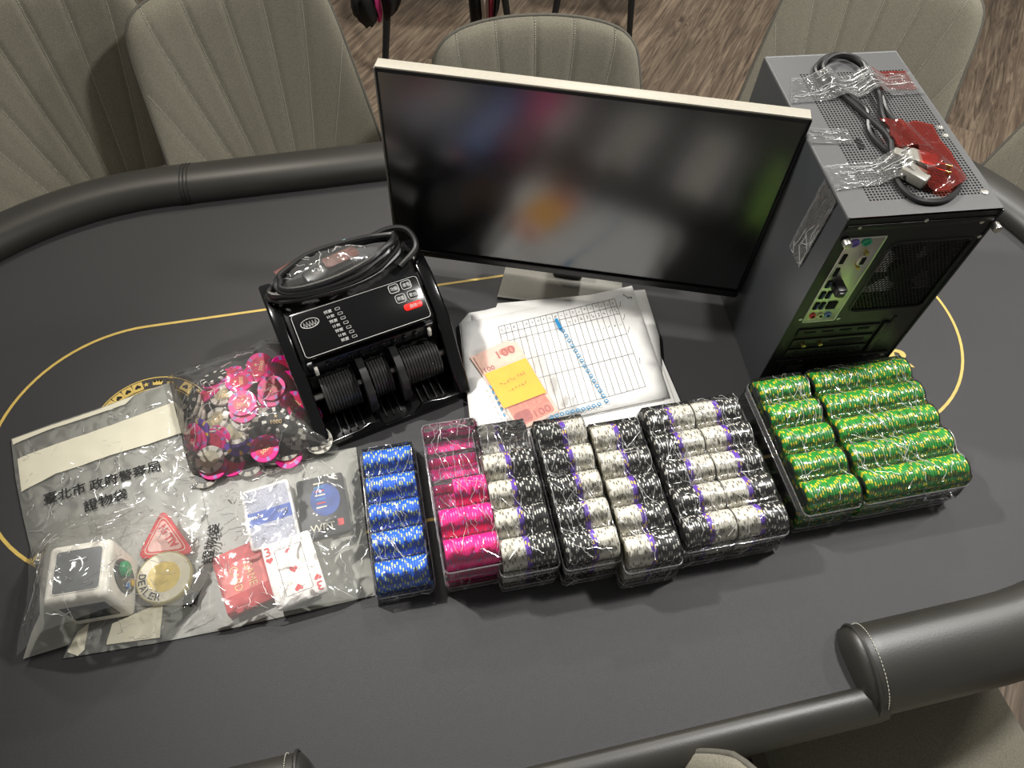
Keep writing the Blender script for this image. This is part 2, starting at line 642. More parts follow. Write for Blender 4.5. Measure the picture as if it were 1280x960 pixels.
for i in range(-14, 20):
    off = (i * 0.43) % 1.22
    for j in range(-3, 5):
        lx, ly = j * 1.22 + off, i * 0.184
        wx, wy = 0.4 + lx * pc - ly * ps, 1.9 + lx * ps + ly * pc
        if -2.2 < wx < 3.2 and -1.2 < wy < 4.6:
            link_mesh('plank', plank_me, floor, (wx, wy, 0.0), (0, 0, PLANK_YAW))

# ------------------------------------------------------------------ poker table
TY = 0.268
TV = 0.617
TC = Vector((math.cos(TY) * 0.165 - math.sin(TY) * TV, math.sin(TY) * 0.165 + math.cos(TY) * TV, 0))
table = empty('poker_table', (TC.x, TC.y, FLOOR_Z), TY)
tag(table, 'dark grey felt poker table with padded black rail and gold line', 'table')
TZ = -FLOOR_Z                      # felt height in the table's own frame
RI, SL = 0.466, 0.515              # inner end radius and half straight length

def stadium(r, n=40, sl=SL, dy=0.0):
    out = []
    for k in range(n + 1):
        a = -PI / 2 + PI * k / n
        out.append((sl + r * math.cos(a), dy + r * math.sin(a)))
    for k in range(n + 1):
        a = PI / 2 + PI * k / n
        out.append((-sl + r * math.cos(a), dy + r * math.sin(a)))
    return out
E_R, E_L, E_V = 0.330, -0.345, -0.530    # the dealer's place: right end, left end, near edge
r_ = RI + 0.03
MB().prism(stadium(r_) + [(E_L - 0.02, -r_), (E_L - 0.02, E_V - 0.008), (E_R + 0.02, E_V - 0.008), (E_R + 0.02, -r_)], TZ - 0.02, TZ).build('playing_surface', m_felt, table)
MB().prism(stadium(RI + 0.05), TZ - 0.07, TZ - 0.021).build('table_frame', m_black, table)

def table_dot(px, py):
    v = P(px, py, 0) - TC
    return Vector((v.x * math.cos(TY) + v.y * math.sin(TY), -v.x * math.sin(TY) + v.y * math.cos(TY), 0))

def ring_band(name, pts_out, pts_in, z, m, parent):
    b = MB()
    n = len(pts_out)
    vo = [(p[0], p[1], z) for p in pts_out] + [(p[0], p[1], z) for p in pts_in]
    b.faces(vo, [(i, (i + 1) % n, n + (i + 1) % n, n + i) for i in range(n)])
    return b.build(name, m, parent, smooth=False)
GR = 0.207
ring_band('gold_line', stadium(GR, sl=0.54, dy=-0.007), stadium(GR - 0.0045, sl=0.54, dy=-0.007), TZ + 0.0005, m_gold, table)

# printed emblem of suits, stars and a crown
ec = table_dot(190, 532)
er = 0.085
emb = MB()
def disc_ring(b, cx, cy, r0, r1, z, n=64):
    vo = [(cx + r1 * math.cos(2 * PI * k / n), cy + r1 * math.sin(2 * PI * k / n), z) for k in range(n)]
    vi = [(cx + r0 * math.cos(2 * PI * k / n), cy + r0 * math.sin(2 * PI * k / n), z) for k in range(n)]
    b.faces(vo + vi, [(i, (i + 1) % n, n + (i + 1) % n, n + i) for i in range(n)])
disc_ring(emb, ec.x, ec.y, er - 0.0016, er, TZ + 0.0005)
disc_ring(emb, ec.x, ec.y, er - 0.021, er - 0.0195, TZ + 0.0005)
emb.build('emblem_ring', m_gold, table, smooth=False)
def spade_pts(s):
    up = [(x, -y) for x, y in heart_pts(s, 16)]
    return up
def star_pts(s):
    return [((s if k % 2 == 0 else s * 0.45) * math.sin(PI * k / 5), (s if k % 2 == 0 else s * 0.45) * math.cos(PI * k / 5)) for k in range(10)]
def crown_pts(s):
    return [(-1 * s, -0.6 * s), (s, -0.6 * s), (1.15 * s, 0.5 * s), (0.55 * s, 0.0), (0.35 * s, 0.7 * s), (0, 0.1 * s), (-0.35 * s, 0.7 * s), (-0.55 * s, 0.0), (-1.15 * s, 0.5 * s)]
def flat_poly(name, pts, m, M, parent, z=0.0):
    b = MB()
    b.faces([M @ Vector((p[0], p[1], z)) for p in pts], [list(range(len(pts)))])
    bmesh.ops.triangulate(b.bm, faces=b.bm.faces)
    return b.build(name, m, parent, smooth=False)
for blk in range(4):
    base = PI / 2 - 0.12 + blk * PI / 2
    for k, da in enumerate((-0.22, 0.0, 0.22, 0.38, 0.58, 0.78, 0.98)):
        a = base + da + 0.05
        M = Matrix.Translation((ec.x + (er - 0.0105) * math.cos(a), ec.y + (er - 0.0105) * math.sin(a), TZ + 0.0005)) @ Matrix.Rotation(a - PI / 2, 4, 'Z')
        if da in (-0.22, 0.22):
            flat_poly('printed_star', star_pts(0.0045), m_gold, M, table)
        elif da == 0.0:
            flat_poly('printed_crown', crown_pts(0.0065), m_gold, M, table)
        else:
            flat_poly('printed_tile', rrect(0.0145, 0.0150, 0.001, 2), m_gold, M, table)
            flat_poly('printed_suit', spade_pts(0.0048), m_blackprint, M, table, 0.0003)
for (dx, w, h) in ((-0.012, 0.010, 0.05), (0.014, 0.013, 0.055)):
    flat_poly('printed_stroke', [(dx - w / 2, -h / 2), (dx + w / 2, -h / 2), (dx + w / 2, h / 2), (dx + w / 5, h / 2 + 0.006), (dx - w / 2, h / 3)], m_gold,
              Matrix.Translation((ec.x, ec.y, TZ + 0.0005)), table)
disc = MB()
disc_ring(disc, ec.x - 0.04, ec.y - 0.006, 0.004, 0.007, TZ + 0.0005, 24)
disc_ring(disc, ec.x - 0.04, ec.y - 0.006, 0.0095, 0.0125, TZ + 0.0005, 24)
disc.build('printed_scroll', m_gold, table, smooth=False)
A, B = P(1111, 446, 0), P(1141, 449, 0)
lettering('printed_letter', 'R', A, B, (0, 0, 1), m_gold, table, ratio=0.72, bold=0.03, lift=0.0006)

# padded rail: one cross-section swept round the table, in two upholstered lengths
RAILSEC = [(-0.001, -0.004), (-0.004, 0.010), (-0.002, 0.022), (0.006, 0.032), (0.020, 0.038), (0.042, 0.038), (0.064, 0.032), (0.084, 0.020),
           (0.097, 0.002), (0.101, -0.020), (0.098, -0.046), (0.086, -0.062), (0.050, -0.062), (0.034, -0.03)]
def rail_path():
    """(point, outward normal) round the table from the near right end, counter-clockwise, to the near left end"""
    out = []
    for k in range(9):
        out.append((Vector((E_R + (SL - E_R) * k / 8, -RI)), Vector((0, -1))))
    for k in range(1, 49):
        a = -PI / 2 + PI * k / 48
        out.append((Vector((SL + RI * math.cos(a), RI * math.sin(a))), Vector((math.cos(a), math.sin(a)))))
    for k in range(1, 60):
        out.append((Vector((SL - 2 * SL * k / 60, RI)), Vector((0, 1))))
    for k in range(49):
        a = PI / 2 + PI * k / 48
        out.append((Vector((-SL + RI * math.cos(a), RI * math.sin(a))), Vector((math.cos(a), math.sin(a)))))
    for k in range(1, 9):
        out.append((Vector((-SL + (SL + E_L) * k / 8, -RI)), Vector((0, -1))))
    return out
path = rail_path()
SEAM_U = -0.475                    # seam on the far side
seam_i = min(range(len(path)), key=lambda i: (path[i][0] - Vector((SEAM_U, RI))).length)
def section_at(p, n, sc=1.0, shift=Vector((0, 0))):
    cs, cz = 0.046, -0.012
    return [Vector((p.x + n.x * (cs + (s - cs) * sc) + shift.x, p.y + n.y * (cs + (s - cs) * sc) + shift.y, TZ + cz + (z - cz) * sc)) for s, z in RAILSEC]
def rail_part(name, seq, cap0, cap1):
    b = MB()
    rows = []
    def tng(i, sgn):
        j = 1 if i == 0 else -2
        t = (seq[1][0] - seq[0][0]) if i == 0 else (seq[-1][0] - seq[-2][0])
        return t.normalized() * sgn
    def caprows(i, sgn, d):
        p, n = seq[i]
        t = tng(i, sgn)
        return [section_at(p, n, sc, t * dd) for sc, dd in (((0.05, d), (0.5, d * 0.95), (0.8, d * 0.75), (0.95, d * 0.35)) if d > 0.005 else ((0.05, d), (0.985, d)))]
    rows += caprows(0, -1, cap0)
    rows += [section_at(p, n) for p, n in seq]
    rows += list(reversed(caprows(-1, 1, cap1)))
    rows = [r + [r[0]] for r in rows]
    vs = b.grid(rows)
    bmesh.ops.remove_doubles(b.bm, verts=b.bm.verts, dist=1e-6)
    return b.build(name, m_leather, table, smooth=1.2)
rail_part('rail_cushion', path[:seam_i + 1], 0.014, 0.0)
rail_part('rail_cushion', path[seam_i:], 0.0, 0.014)
# groove and stitching either side of the seam
for di in (-0.006, 0.0, 0.006):
    p = Vector((path[seam_i][0].x + di, RI))
    sec = [(q - Vector((0, 0, TZ - 0.0))) for q in section_at(p, Vector((0, 1)), 0.998)]
    pts = catmull([q + Vector((0, 0, TZ)) for q in sec[0:10]], 4)
    MB().tube(pts, 0.0009 if di else 0.0012, 5).build('rail_seam', m_seam, table)
# piping and stitching round the two near ends
for sgn, px in ((1, E_R), (-1, E_L)):
    for dx, r, m in ((0.0, 0.0022, m_leather), (0.011, 0.0005, m_thread)):
        sec = section_at(Vector((px + sgn * dx, -RI)), Vector((0, -1)), 1.012)
        pts = catmull(sec[0:12], 10)
        if dx == 0.0:
            MB().tube(pts, r, 6).build('rail_piping', m, table)
        else:
            b = MB()
            for k in range(0, len(pts) - 1, 2):
                b.tube([pts[k], pts[k] + (pts[k + 1] - pts[k]) * 1.2], r, 4)
            b.build('rail_stitching', m, table)
# narrow padded edge at the dealer's place
DS = [(-0.046, -0.004), (-0.048, 0.006), (-0.054, 0.011), (-0.066, 0.011), (-0.080, 0.004), (-0.088, -0.010), (-0.088, -0.04), (-0.07, -0.06), (-0.05, -0.03)]
rows = []
for k in range(31):
    x = E_L - 0.015 + (E_R - E_L + 0.03) * k / 30
    rows.append([Vector((x, E_V + 0.046 + s, TZ + z)) for s, z in DS] + [Vector((x, E_V + 0.046 + DS[0][0], TZ + DS[0][1]))])
b = MB()
b.grid(rows)
bmesh.ops.remove_doubles(b.bm, verts=b.bm.verts, dist=1e-6)
b.build('dealer_edge_cushion', m_leather, table, smooth=True)
for sx in (-0.5, 0.5):
    b = MB()
    b.box((sx, 0, (TZ - 0.09) / 2 + 0.02), (0.16, 0.42, TZ - 0.13), bevel=0.02)
    b.box((sx, 0, 0.02), (0.26, 0.66, 0.04), bevel=0.008)
    b.build('leg', m_black, table)

# ------------------------------------------------------------------ upholstered chairs
def chair_meshes():
    H0, H1 = 0.40, 0.86
    def surf(a, b, off=0.0):
        w = 0.250 - 0.036 * b
        t = max(0.0, (b - 0.72) / 0.28)
        w *= 1 - 0.03 * t ** 4
        x = a * w
        z = H0 + (H1 - H0) * b - 0.036 * (abs(a) ** 11) * max(0, b - 0.4) / 0.6 - 0.012 * a * a * b
        y = 0.19 + 0.17 * b - 0.11 * (abs(a) ** 2.4) * (1 - 0.45 * b) + off
        return Vector((x, y, z))
    def seam_a(k, b):
        return k * (0.13 + 0.26 * b)
    NA, NB = 90, 26
    def quilt(a, b):
        d = min(abs(a - seam_a(k, b)) for k in range(-4, 5))
        return -0.0045 * (1 - math.exp(-(d / 0.028) ** 2)) * (1 - abs(a) ** 10)
    front, back = [], []
    for j in range(NB + 1):
        b = j / NB
        fr, bk = [], []
        for i in range(NA + 1):
            a = -1 + 2 * i / NA
            e = max(abs(a), 1 - (1 - b) * 1.0 if b > 0.9 else 0)
            th = 0.030 * (1 - abs(a) ** 8) * (1 - (max(0, b - 0.86) / 0.14) ** 4)
            fr.append(surf(a, b, quilt(a, b) - th * 0.5))
            bk.append(surf(a, b, 0.006 + th))
        front.append(fr)
        back.append(bk)
    mb = MB()
    mb.grid(front)
    mb.grid(back)
    n = NA
    for j in range(NB):
        for i in (0, NA):
            mb.faces([front[j][i], front[j + 1][i], back[j + 1][i], back[j][i]], [(0, 1, 2, 3)])
    for j in (0, NB):
        for i in range(NA):
            mb.faces([front[j][i], front[j][i + 1], back[j][i + 1], back[j][i]], [(0, 1, 2, 3)])
    bmesh.ops.remove_doubles(mb.bm, verts=mb.bm.verts, dist=1e-5)
    res = {}
    res['backrest'] = [mb.mesh('backrest', m_fabric, True)]
    seams = []
    for k in range(-3, 4):
        pts = []
        for j in range(0, 121):
            b = j / 120
            a = seam_a(k, b)
            if abs(a) < 0.97:
                pts.append(surf(a, b, quilt(a, b) - 0.015 * (1 - abs(a) ** 8) * (1 - (max(0, b - 0.86) / 0.14) ** 4) - 0.0008))
        sb = MB()
        for j in range(0, len(pts) - 1):
            sb.tube([pts[j], pts[j] + (pts[j + 1] - pts[j]) * 0.62], 0.0009, 4)
        seams.append(sb.mesh('seam', m_thread, True))
    res['seam'] = seams
    pp = [surf(-1, j / 40, 0.003) for j in range(41)] + [surf(-1 + 2 * i / 40, 1, 0.003) for i in range(1, 41)] + [surf(1, 1 - j / 40, 0.003) for j in range(1, 41)]
    res['piping'] = [MB().tube(pp, 0.0042, 6).mesh('piping', m_piping, True)]
    sb = MB()
    rows = []
    for j in range(13):
        v = j / 12
        row = []
        for i in range(25):
            u = -1 + 2 * i / 24
            w = 0.225 * (1 - 0.10 * v)
            e = max(abs(u), abs(2 * v - 1)) ** 6
            row.append(Vector((u * w, 0.23 - 0.50 * v, 0.455 + 0.02 * (1 - e))))
        rows.append(row)
    lo = [[Vector((p.x * 0.97, p.y, 0.37)) for p in r] for r in rows]
    sb.grid(rows)
    sb.grid(lo)
    for j in range(12):
        for i in (0, 24):
            sb.faces([rows[j][i], rows[j + 1][i], lo[j + 1][i], lo[j][i]], [(0, 1, 2, 3)])
    for j in (0, 12):
        for i in range(24):
            sb.faces([rows[j][i], rows[j][i + 1], lo[j][i + 1], lo[j][i]], [(0, 1, 2, 3)])
    bmesh.ops.remove_doubles(sb.bm, verts=sb.bm.verts, dist=1e-5)
    res['seat'] = [sb.mesh('seat', m_fabric, 0.9)]
    legs = []
    for sx in (-1, 1):
        for sy in (-1, 1):
            legs.append(MB().tube([(sx * 0.17, 0.0 + sy * 0.16, 0.38), (sx * 0.24, 0.0 + sy * 0.23, 0.0)], 0.017, 10, r1=0.010).mesh('leg', m_black_metal, True))
    res['leg'] = legs
    return res
CHAIR = chair_meshes()
def chair(x, y, face, label, tilt=0.0):
    """face: direction the sitter looks (radians from +Y, the chair's back is behind)"""
    o = empty('upholstered_chair', (x, y, FLOOR_Z), face)
    tag(o, label, 'chair', 'grey upholstered chairs around the table')
    for nm, ms in CHAIR.items():
        for me in ms:
            link_mesh(nm, me, o)
    return o
def chair_top_at(px, py, z, face, label):
    """puts the middle of a chair's top edge at this picture point and height"""
    q = P(px, py, z)
    top_y = 0.36
    return chair(q.x + math.sin(face) * top_y, q.y - math.cos(face) * top_y, face, label)
chair_top_at(268, -24, 0.09, 0.56, 'grey upholstered chair with vertical seams, second from the left edge')
chair_top_at(12, -18, 0.09, 0.62, 'grey upholstered chair cut off by the left edge of the picture')
chair_top_at(668, 26, 0.09, 0.16, 'grey upholstered chair whose top shows above the monitor')
chair_top_at(1124, -44, 0.09, TY - 0.62, 'grey upholstered chair standing behind the computer tower')
chair_top_at(1525, 105, 0.09, TY - 1.15, 'grey upholstered chair showing only a corner at the right edge')
def table_point(u, v):
    return TC.x + (u - 0.165) * math.cos(TY) - (v - TV) * math.sin(TY), TC.y + (u - 0.165) * math.sin(TY) + (v - TV) * math.cos(TY)
x, y = table_point(0.66, -0.13)
chair(x, y, PI + TY, 'grey upholstered chair in shadow under the near right rail')
q = P(924, 960, 0.04)
f = -PI / 2 + 0.1
off = Matrix.Rotation(f, 3, 'Z') @ Vector((-0.196, 0.31, 0))
chair(q.x - off.x, q.y - off.y, f, 'grey chair whose rounded back tip shows at the bottom edge')

# ------------------------------------------------------------------ monitor
MYAW = -0.0932
mon = empty('monitor', (0.0722 + 0.03 * 0.0931, 0.7972 + 0.03 * 0.9957, 0), MYAW)
tag(mon, 'flat black computer monitor with thin silver top edge on a grey stand', 'monitor')
MW, MH, MT = 0.541, 0.319, 0.03
MM = Matrix.Translation((0, -0.03, 0.0603)) @ Matrix.Rotation(-MT, 4, 'X')
MB().box((0, 0.009, MH / 2), (MW, 0.016, MH), M=MM, bevel=0.001).build('casing', m_bezel, mon)
MB().box((0, 0.024, MH / 2 - 0.01), (MW - 0.12, 0.026, MH - 0.11), M=MM, bevel=0.008).build('rear_housing', m_black, mon)
scr = MB()
scr.faces([MM @ Vector(v) for v in ((-MW / 2 + 0.003, 0.0004, 0.014), (MW / 2 - 0.003, 0.0004, 0.014), (MW / 2 - 0.003, 0.0004, MH - 0.005), (-MW / 2 + 0.003, 0.0004, MH - 0.005))], [(0, 1, 2, 3)])
scr.build('screen', m_screen, mon, smooth=False)
MB().box((0, -0.0005, 0.006), (MW, 0.006, 0.012), M=MM, bevel=0.001).build('chin', m_bezel, mon)
MB().box((0, 0.009, MH + 0.0015), (MW + 0.001, 0.0185, 0.003), M=MM, bevel=0.001).build('top_edge', m_silver, mon)
MB().box((-MW / 2 - 0.0012, 0.009, MH / 2), (0.0024, 0.0182, MH), M=MM, bevel=0.0008).build('side_edge', m_stand, mon)
MB().box((MW / 2 + 0.0012, 0.009, MH / 2), (0.0024, 0.0182, MH), M=MM, bevel=0.0008).build('side_edge', m_bezel, mon)
MB().box((0, 0.075, 0.10), (0.05, 0.022, 0.19), bevel=0.006).box((0, 0.045, 0.17), (0.07, 0.05, 0.07), bevel=0.006).build('neck', m_stand, mon)
MB().prism([(-0.024, -0.012), (0.024, -0.012), (0.024, 0.012), (0.014, 0.022), (-0.014, 0.022), (-0.024, 0.012)], 0, 0.034, bevel=0.002,
           M=Matrix.Translation((0.005, 0.02, 0.008))).build('neck_collar', m_black, mon)
MB().prism([(-0.104, -0.05), (0.100, -0.05), (0.094, 0.13), (-0.094, 0.13)], 0, 0.006, bevel=0.0012).build('base', m_stand, mon)

# ------------------------------------------------------------------ computer tower
PCY, PW, PD, PH = 0.1783, 0.1919, 0.3104, 0.3559
pcx = empty('computer_tower', (0.3706, 0.6407, 0), PCY)
tag(pcx, 'black computer tower with perforated top and rear ports facing the camera', 'computer')
# shell walls
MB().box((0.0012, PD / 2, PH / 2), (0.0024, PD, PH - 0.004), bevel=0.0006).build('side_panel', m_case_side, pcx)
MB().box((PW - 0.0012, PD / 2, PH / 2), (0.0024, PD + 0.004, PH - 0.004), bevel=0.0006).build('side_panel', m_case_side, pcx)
MB().box((PW / 2, PD - 0.012, PH / 2), (PW - 0.006, 0.024, PH - 0.004), bevel=0.003).build('front_panel', m_case_dark, pcx)
MB().box((PW / 2, PD / 2, 0.008), (PW - 0.006, PD - 0.01, 0.008)).build('bottom_panel', m_case_dark, pcx)
for fx in (0.03, PW - 0.03):
    for fy in (0.03, PD - 0.03):
        MB().cyl((fx, fy, 0.002), 0.011, 0.006, 16).build('foot', m_black, pcx)
# perforated top: a plate with real square holes
top = MB()
hx0, hx1, hy0, hy1, pitch = 0.0345, 0.1845, 0.024, 0.270, 0.00436
nx, ny = int((hx1 - hx0) / pitch), int((hy1 - hy0) / pitch)
hx1, hy1 = hx0 + nx * pitch, hy0 + ny * pitch
zt = PH
hole = pitch * 0.30
for i in range(nx):
    for j in range(ny):
        cx0, cy0 = hx0 + (i + 0.5) * pitch, hy0 + (j + 0.5) * pitch
        q = pitch / 2
        o4 = [(cx0 - q, cy0 - q), (cx0 + q, cy0 - q), (cx0 + q, cy0 + q), (cx0 - q, cy0 + q)]
        if cx0 < 0.075 and 0.205 < cy0 < 0.262 and False:
            continue
        i4 = [(cx0 - hole, cy0 - hole), (cx0 + hole, cy0 - hole), (cx0 + hole, cy0 + hole), (cx0 - hole, cy0 + hole)]
        top.faces([(a, b, zt) for a, b in o4] + [(a, b, zt) for a, b in i4] + [(a, b, zt - 0.0015) for a, b in i4],
                  [(k, (k + 1) % 4, 4 + (k + 1) % 4, 4 + k) for k in range(4)] + [(4 + k, 4 + (k + 1) % 4, 8 + (k + 1) % 4, 8 + k) for k in range(4)])
for (x0, x1, y0, y1) in ((0.002, hx0, 0, PD), (hx1, PW - 0.001, 0, PD), (hx0, hx1, 0, hy0), (hx0, hx1, hy1, PD)):
    top.faces([(x0, y0, zt), (x1, y0, zt), (x1, y1, zt), (x0, y1, zt)], [(0, 1, 2, 3)])
bmesh.ops.remove_doubles(top.bm, verts=top.bm.verts, dist=1e-6)
top.build('perforated_top', m_case_top_lit, pcx, smooth=False, recalc=False)
rim = MB()
rim.tube([(0.0022, 0.001, zt - 0.0022), (0.0022, PD - 0.001, zt - 0.0022)], 0.0024, 8)
rim.tube([(PW - 0.0022, 0.001, zt - 0.0022), (PW - 0.0022, PD - 0.001, zt - 0.0022)], 0.0024, 8)
rim.tube([(0.002, PD - 0.002, zt - 0.002), (PW - 0.002, PD - 0.002, zt - 0.002)], 0.0024, 8)
rim.build('top_rim', m_case_top_lit, pcx)
MB().box((PW / 2, PD / 2 + 0.05, PH - 0.055), (PW - 0.01, PD - 0.14, 0.002)).build('inner_tray', m_void, pcx)
for sx, sy in ((0.1783, 0.1453), (0.1782, 0.1298), (0.1791, 0.0273), (0.062, 0.118), (0.062, 0.128)):
    MB().lathe([(0.0045, 0), (0.0045, 0.0012), (0.0026, 0.0014), (0.002, 0.0005)], 16, Matrix.Translation((sx, sy, zt))).build('screw', m_steel if sx > 0.1 else m_case_dark, pcx)

# rear plate with openings, in the plane y = 0
RB = Matrix(((1, 0, 0, 0), (0, 0, 1, 0), (0, 1, 0, 0), (0, 0, 0, 1)))   # (x, z, depth) -> (x, y, z)
def rear_box(name, x0, x1, z0, z1, d0, d1, m, parent=pcx, bevel=0.0005):
    return MB().box(((x0 + x1) / 2, (d0 + d1) / 2, (z0 + z1) / 2), (x1 - x0, d1 - d0, z1 - z0), bevel=bevel).build(name, m, parent)
rear = MB()
fx0, fx1, fz0, fz1 = 0.078, 0.180, 0.180, 0.306
for (x0, x1, z0, z1) in ((0.0024, 0.0165, 0.012, PH - 0.003), (0.0165, 0.0625, 0.322, PH - 0.003), (0.0165, 0.0625, 0.012, 0.1625),
                         (0.0625, fx0, 0.012, PH - 0.003), (fx0, fx1, fz1, PH - 0.003), (fx0, fx1, 0.012, fz0), (fx1, PW - 0.0024, 0.012, PH - 0.003)):
    rear.box(((x0 + x1) / 2, 0.0012, (z0 + z1) / 2), (x1 - x0, 0.0024, z1 - z0))
bmesh.ops.remove_doubles(rear.bm, verts=rear.bm.verts, dist=1e-6)
rear.build('rear_plate', m_case_dark, pcx, smooth=False)
rear_box('rear_flange', 0.004, PW - 0.004, PH - 0.020, PH - 0.012, -0.0015, 0.001, m_case_dark)
# fan grille: plate with hexagonal holes
gr = MB()
hp = 0.0050
row = 0
z = fz0 + hp / 2
while z < fz1 - 0.002:
    x = fx0 + hp / 2 + (hp / 2 if row % 2 else 0)
    while x < fx1 - 0.002:
        ro = hp * 0.5774
        ri = hp * 0.46
        oo = [(x + ro * math.sin(PI / 3 * k), z + ro * math.cos(PI / 3 * k)) for k in range(6)]
        ii = [(x + ri * math.sin(PI / 3 * k), z + ri * math.cos(PI / 3 * k)) for k in range(6)]
        gr.faces([(a, 0.001, b) for a, b in oo] + [(a, 0.001, b) for a, b in ii] + [(a, 0.0022, b) for a, b in ii],
                 [(k, (k + 1) % 6, 6 + (k + 1) % 6, 6 + k) for k in range(6)] + [(6 + k, 6 + (k + 1) % 6, 12 + (k + 1) % 6, 12 + k) for k in range(6)])
        x += hp
    z += hp * 0.866
    row += 1
gr.build('fan_grille', m_case_dark, pcx, smooth=False, recalc=False)
pts = [(p[0], 0.0, p[1]) for p in rrect(fx1 - fx0 + 0.006, fz1 - fz0 + 0.006, 0.012, 5, (fx0 + fx1) / 2, (fz0 + fz1) / 2)]
MB().tube(pts, 0.0018, 6, closed=True).build('fan_frame', m_case_dark, pcx)
fcx, fcz = (fx0 + fx1) / 2, (fz0 + fz1) / 2
fan = empty('fan', (fcx, 0.012, fcz), 0, pcx)
MB().cyl((0, 0, 0), 0.021, 0.012, 24, 'Y', bevel=0.002).build('fan_hub', m_case_dark, fan)
for k in range(4):
    a = k * PI / 2 + 0.35
    pts = [(0.018, -0.25), (0.056, -0.42), (0.058, 0.42), (0.018, 0.25)]
    v = [(r * math.cos(a + da), 0.004 * (1 if da > 0 else -1), r * math.sin(a + da)) for r, da in pts]
    MB().faces(v, [(0, 1, 2, 3)]) and None
    bb = MB()
    bb.faces(v + [(p[0], p[1] + 0.002, p[2]) for p in v], [(0, 1, 2, 3), (7, 6, 5, 4), (0, 4, 5, 1), (1, 5, 6, 2), (2, 6, 7, 3), (3, 7, 4, 0)])
    bb.build('fan_blade', m_void, fan, smooth=False)
MB().box((fcx, 0.088, fcz), (0.150, 0.002, 0.17), M=Matrix.Translation((0, 0.088, fcz)) @ Matrix.Rotation(-1.0, 4, 'X') @ Matrix.Translation((0, -0.088, -fcz))).build('inner_reflector', m_inner_reflector, pcx)  # added sloped plate, catches light so the grille holes look bright
# port plate with its connectors
io = empty('port_plate', (0.0396, 0, 0.2425), 0, pcx)
def iol(x, z):
    return x - 0.0396, z - 0.2425
MB().box((0, 0.0005, 0), (0.0475, 0.002, 0.161), bevel=0.0005).build('plate', m_steel, io)
pts = [(p[0], -0.0006, p[1]) for p in rrect(0.046, 0.159, 0.002, 2)]
MB().tube(pts, 0.0009, 5, closed=True).build('plate_rim', m_steel, io)
for (x, z, c) in ((0.0245, 0.3150, (126, 110, 190)), (0.0394, 0.3155, (60, 170, 130))):
    lx, lz = iol(x, z)
    MB().lathe([(0.0060, -0.002), (0.0060, 0.003), (0.0042, 0.0032), (0.0038, 0.0015)], 20, Matrix.Translation((lx, 0, lz)) @ Matrix.Rotation(PI / 2, 4, 'X')).build(
        'keyboard_port', mat('port_colour', srgb(*c), 0.4, var=0.05), io)
lx, lz = iol(0.0465, 0.2858)
MB().box((lx, -0.002, lz), (0.009, 0.006, 0.018), bevel=0.002).build('video_port', m_steel, io)
MB().box((lx, -0.0052, lz), (0.0055, 0.001, 0.0125), bevel=0.0004).build('port_socket', m_void, io)
for dz in (-0.013, 0.013):
    MB().cyl((lx, -0.003, lz + dz), 0.0026, 0.006, 6, 'Y').build('port_nut', m_brass, io)
for (nm, x, z, w, h) in (('display_port', 0.0224, 0.2873, 0.0052, 0.0165), ('display_port', 0.0234, 0.2635, 0.005, 0.0145), ('usb_port', 0.0226, 0.2410, 0.0062, 0.013),
                         ('usb_port', 0.0229, 0.2193, 0.0062, 0.0135), ('usb_port', 0.0319, 0.2190, 0.0062, 0.0135), ('usb_port', 0.0234, 0.1972, 0.0062, 0.0135),
                         ('usb_port', 0.0317, 0.1969, 0.0062, 0.0135), ('network_port', 0.0450, 0.1965, 0.013, 0.014)):
    lx, lz = iol(x, z)
    MB().box((lx, -0.0012, lz), (w, 0.002, h), bevel=0.0005).build(nm, m_void, io)
    if nm == 'usb_port':
        MB().box((lx + 0.001, -0.0024, lz), (0.0016, 0.0006, h * 0.75)).build('port_tongue', mat('usb_blue', srgb(60, 84, 130), 0.5, var=0.1) if 'usb_blue' not in bpy.data.materials else bpy.data.materials['usb_blue'], io)
lx, lz = iol(0.0335, 0.2405)
MB().box((lx, -0.009, lz), (0.0125, 0.018, 0.013), bevel=0.001).box((lx - 0.001, -0.018, lz), (0.008, 0.006, 0.008), bevel=0.0006).build('adapter_plug', m_black, io)
for (x, z, c) in ((0.0263, 0.1765, (214, 74, 66)), (0.0374, 0.1762, (206, 220, 150)), (0.0481, 0.1760, (120, 150, 210))):
    lx, lz = iol(x, z)
    MB().lathe([(0.0045, -0.002), (0.0045, 0.0025), (0.0024, 0.003), (0.0020, 0.0)], 18, Matrix.Translation((lx, 0, lz)) @ Matrix.Rotation(PI / 2, 4, 'X')).build(
        'audio_port', mat('jack_colour', srgb(*c), 0.4, var=0.05), io)
    MB().cyl((lx, -0.0031, lz), 0.0019, 0.001, 12, 'Y').build('port_socket', m_void, io)
# expansion slots and power supply bay
for k, z in enumerate((0.1385, 0.1150, 0.0915)):
    sl = empty('slot_cover', (0.078, -0.001, z), 0, pcx)
    MB().box((0, 0, 0), (0.118, 0.003, 0.0175), bevel=0.001).build('cover_strip', m_case_dark, sl)
    if k == 0:
        for q in range(4):
            MB().box((-0.042 + 0.026 * q, -0.0018, 0.002), (0.017, 0.0012, 0.004), bevel=0.0004).build('slot_opening', m_void, sl)
    elif k == 1:
        for qx in (-0.043, -0.018):
            MB().cyl((qx, -0.004, 0.0), 0.0032, 0.007, 8, 'Y', bevel=0.0006).build('nut', m_brass, sl)
        MB().box((0.022, -0.0018, 0.0), (0.052, 0.0012, 0.006), bevel=0.0004).build('slot_opening', m_void, sl)
    else:
        for q in range(13):
            for w_ in (-0.004, 0.003):
                MB().box((-0.048 + 0.0078 * q + (0.003 if w_ > 0 else 0), -0.0018, w_), (0.0046, 0.0010, 0.0036), bevel=0.0003).build('slot_opening', m_void, sl)
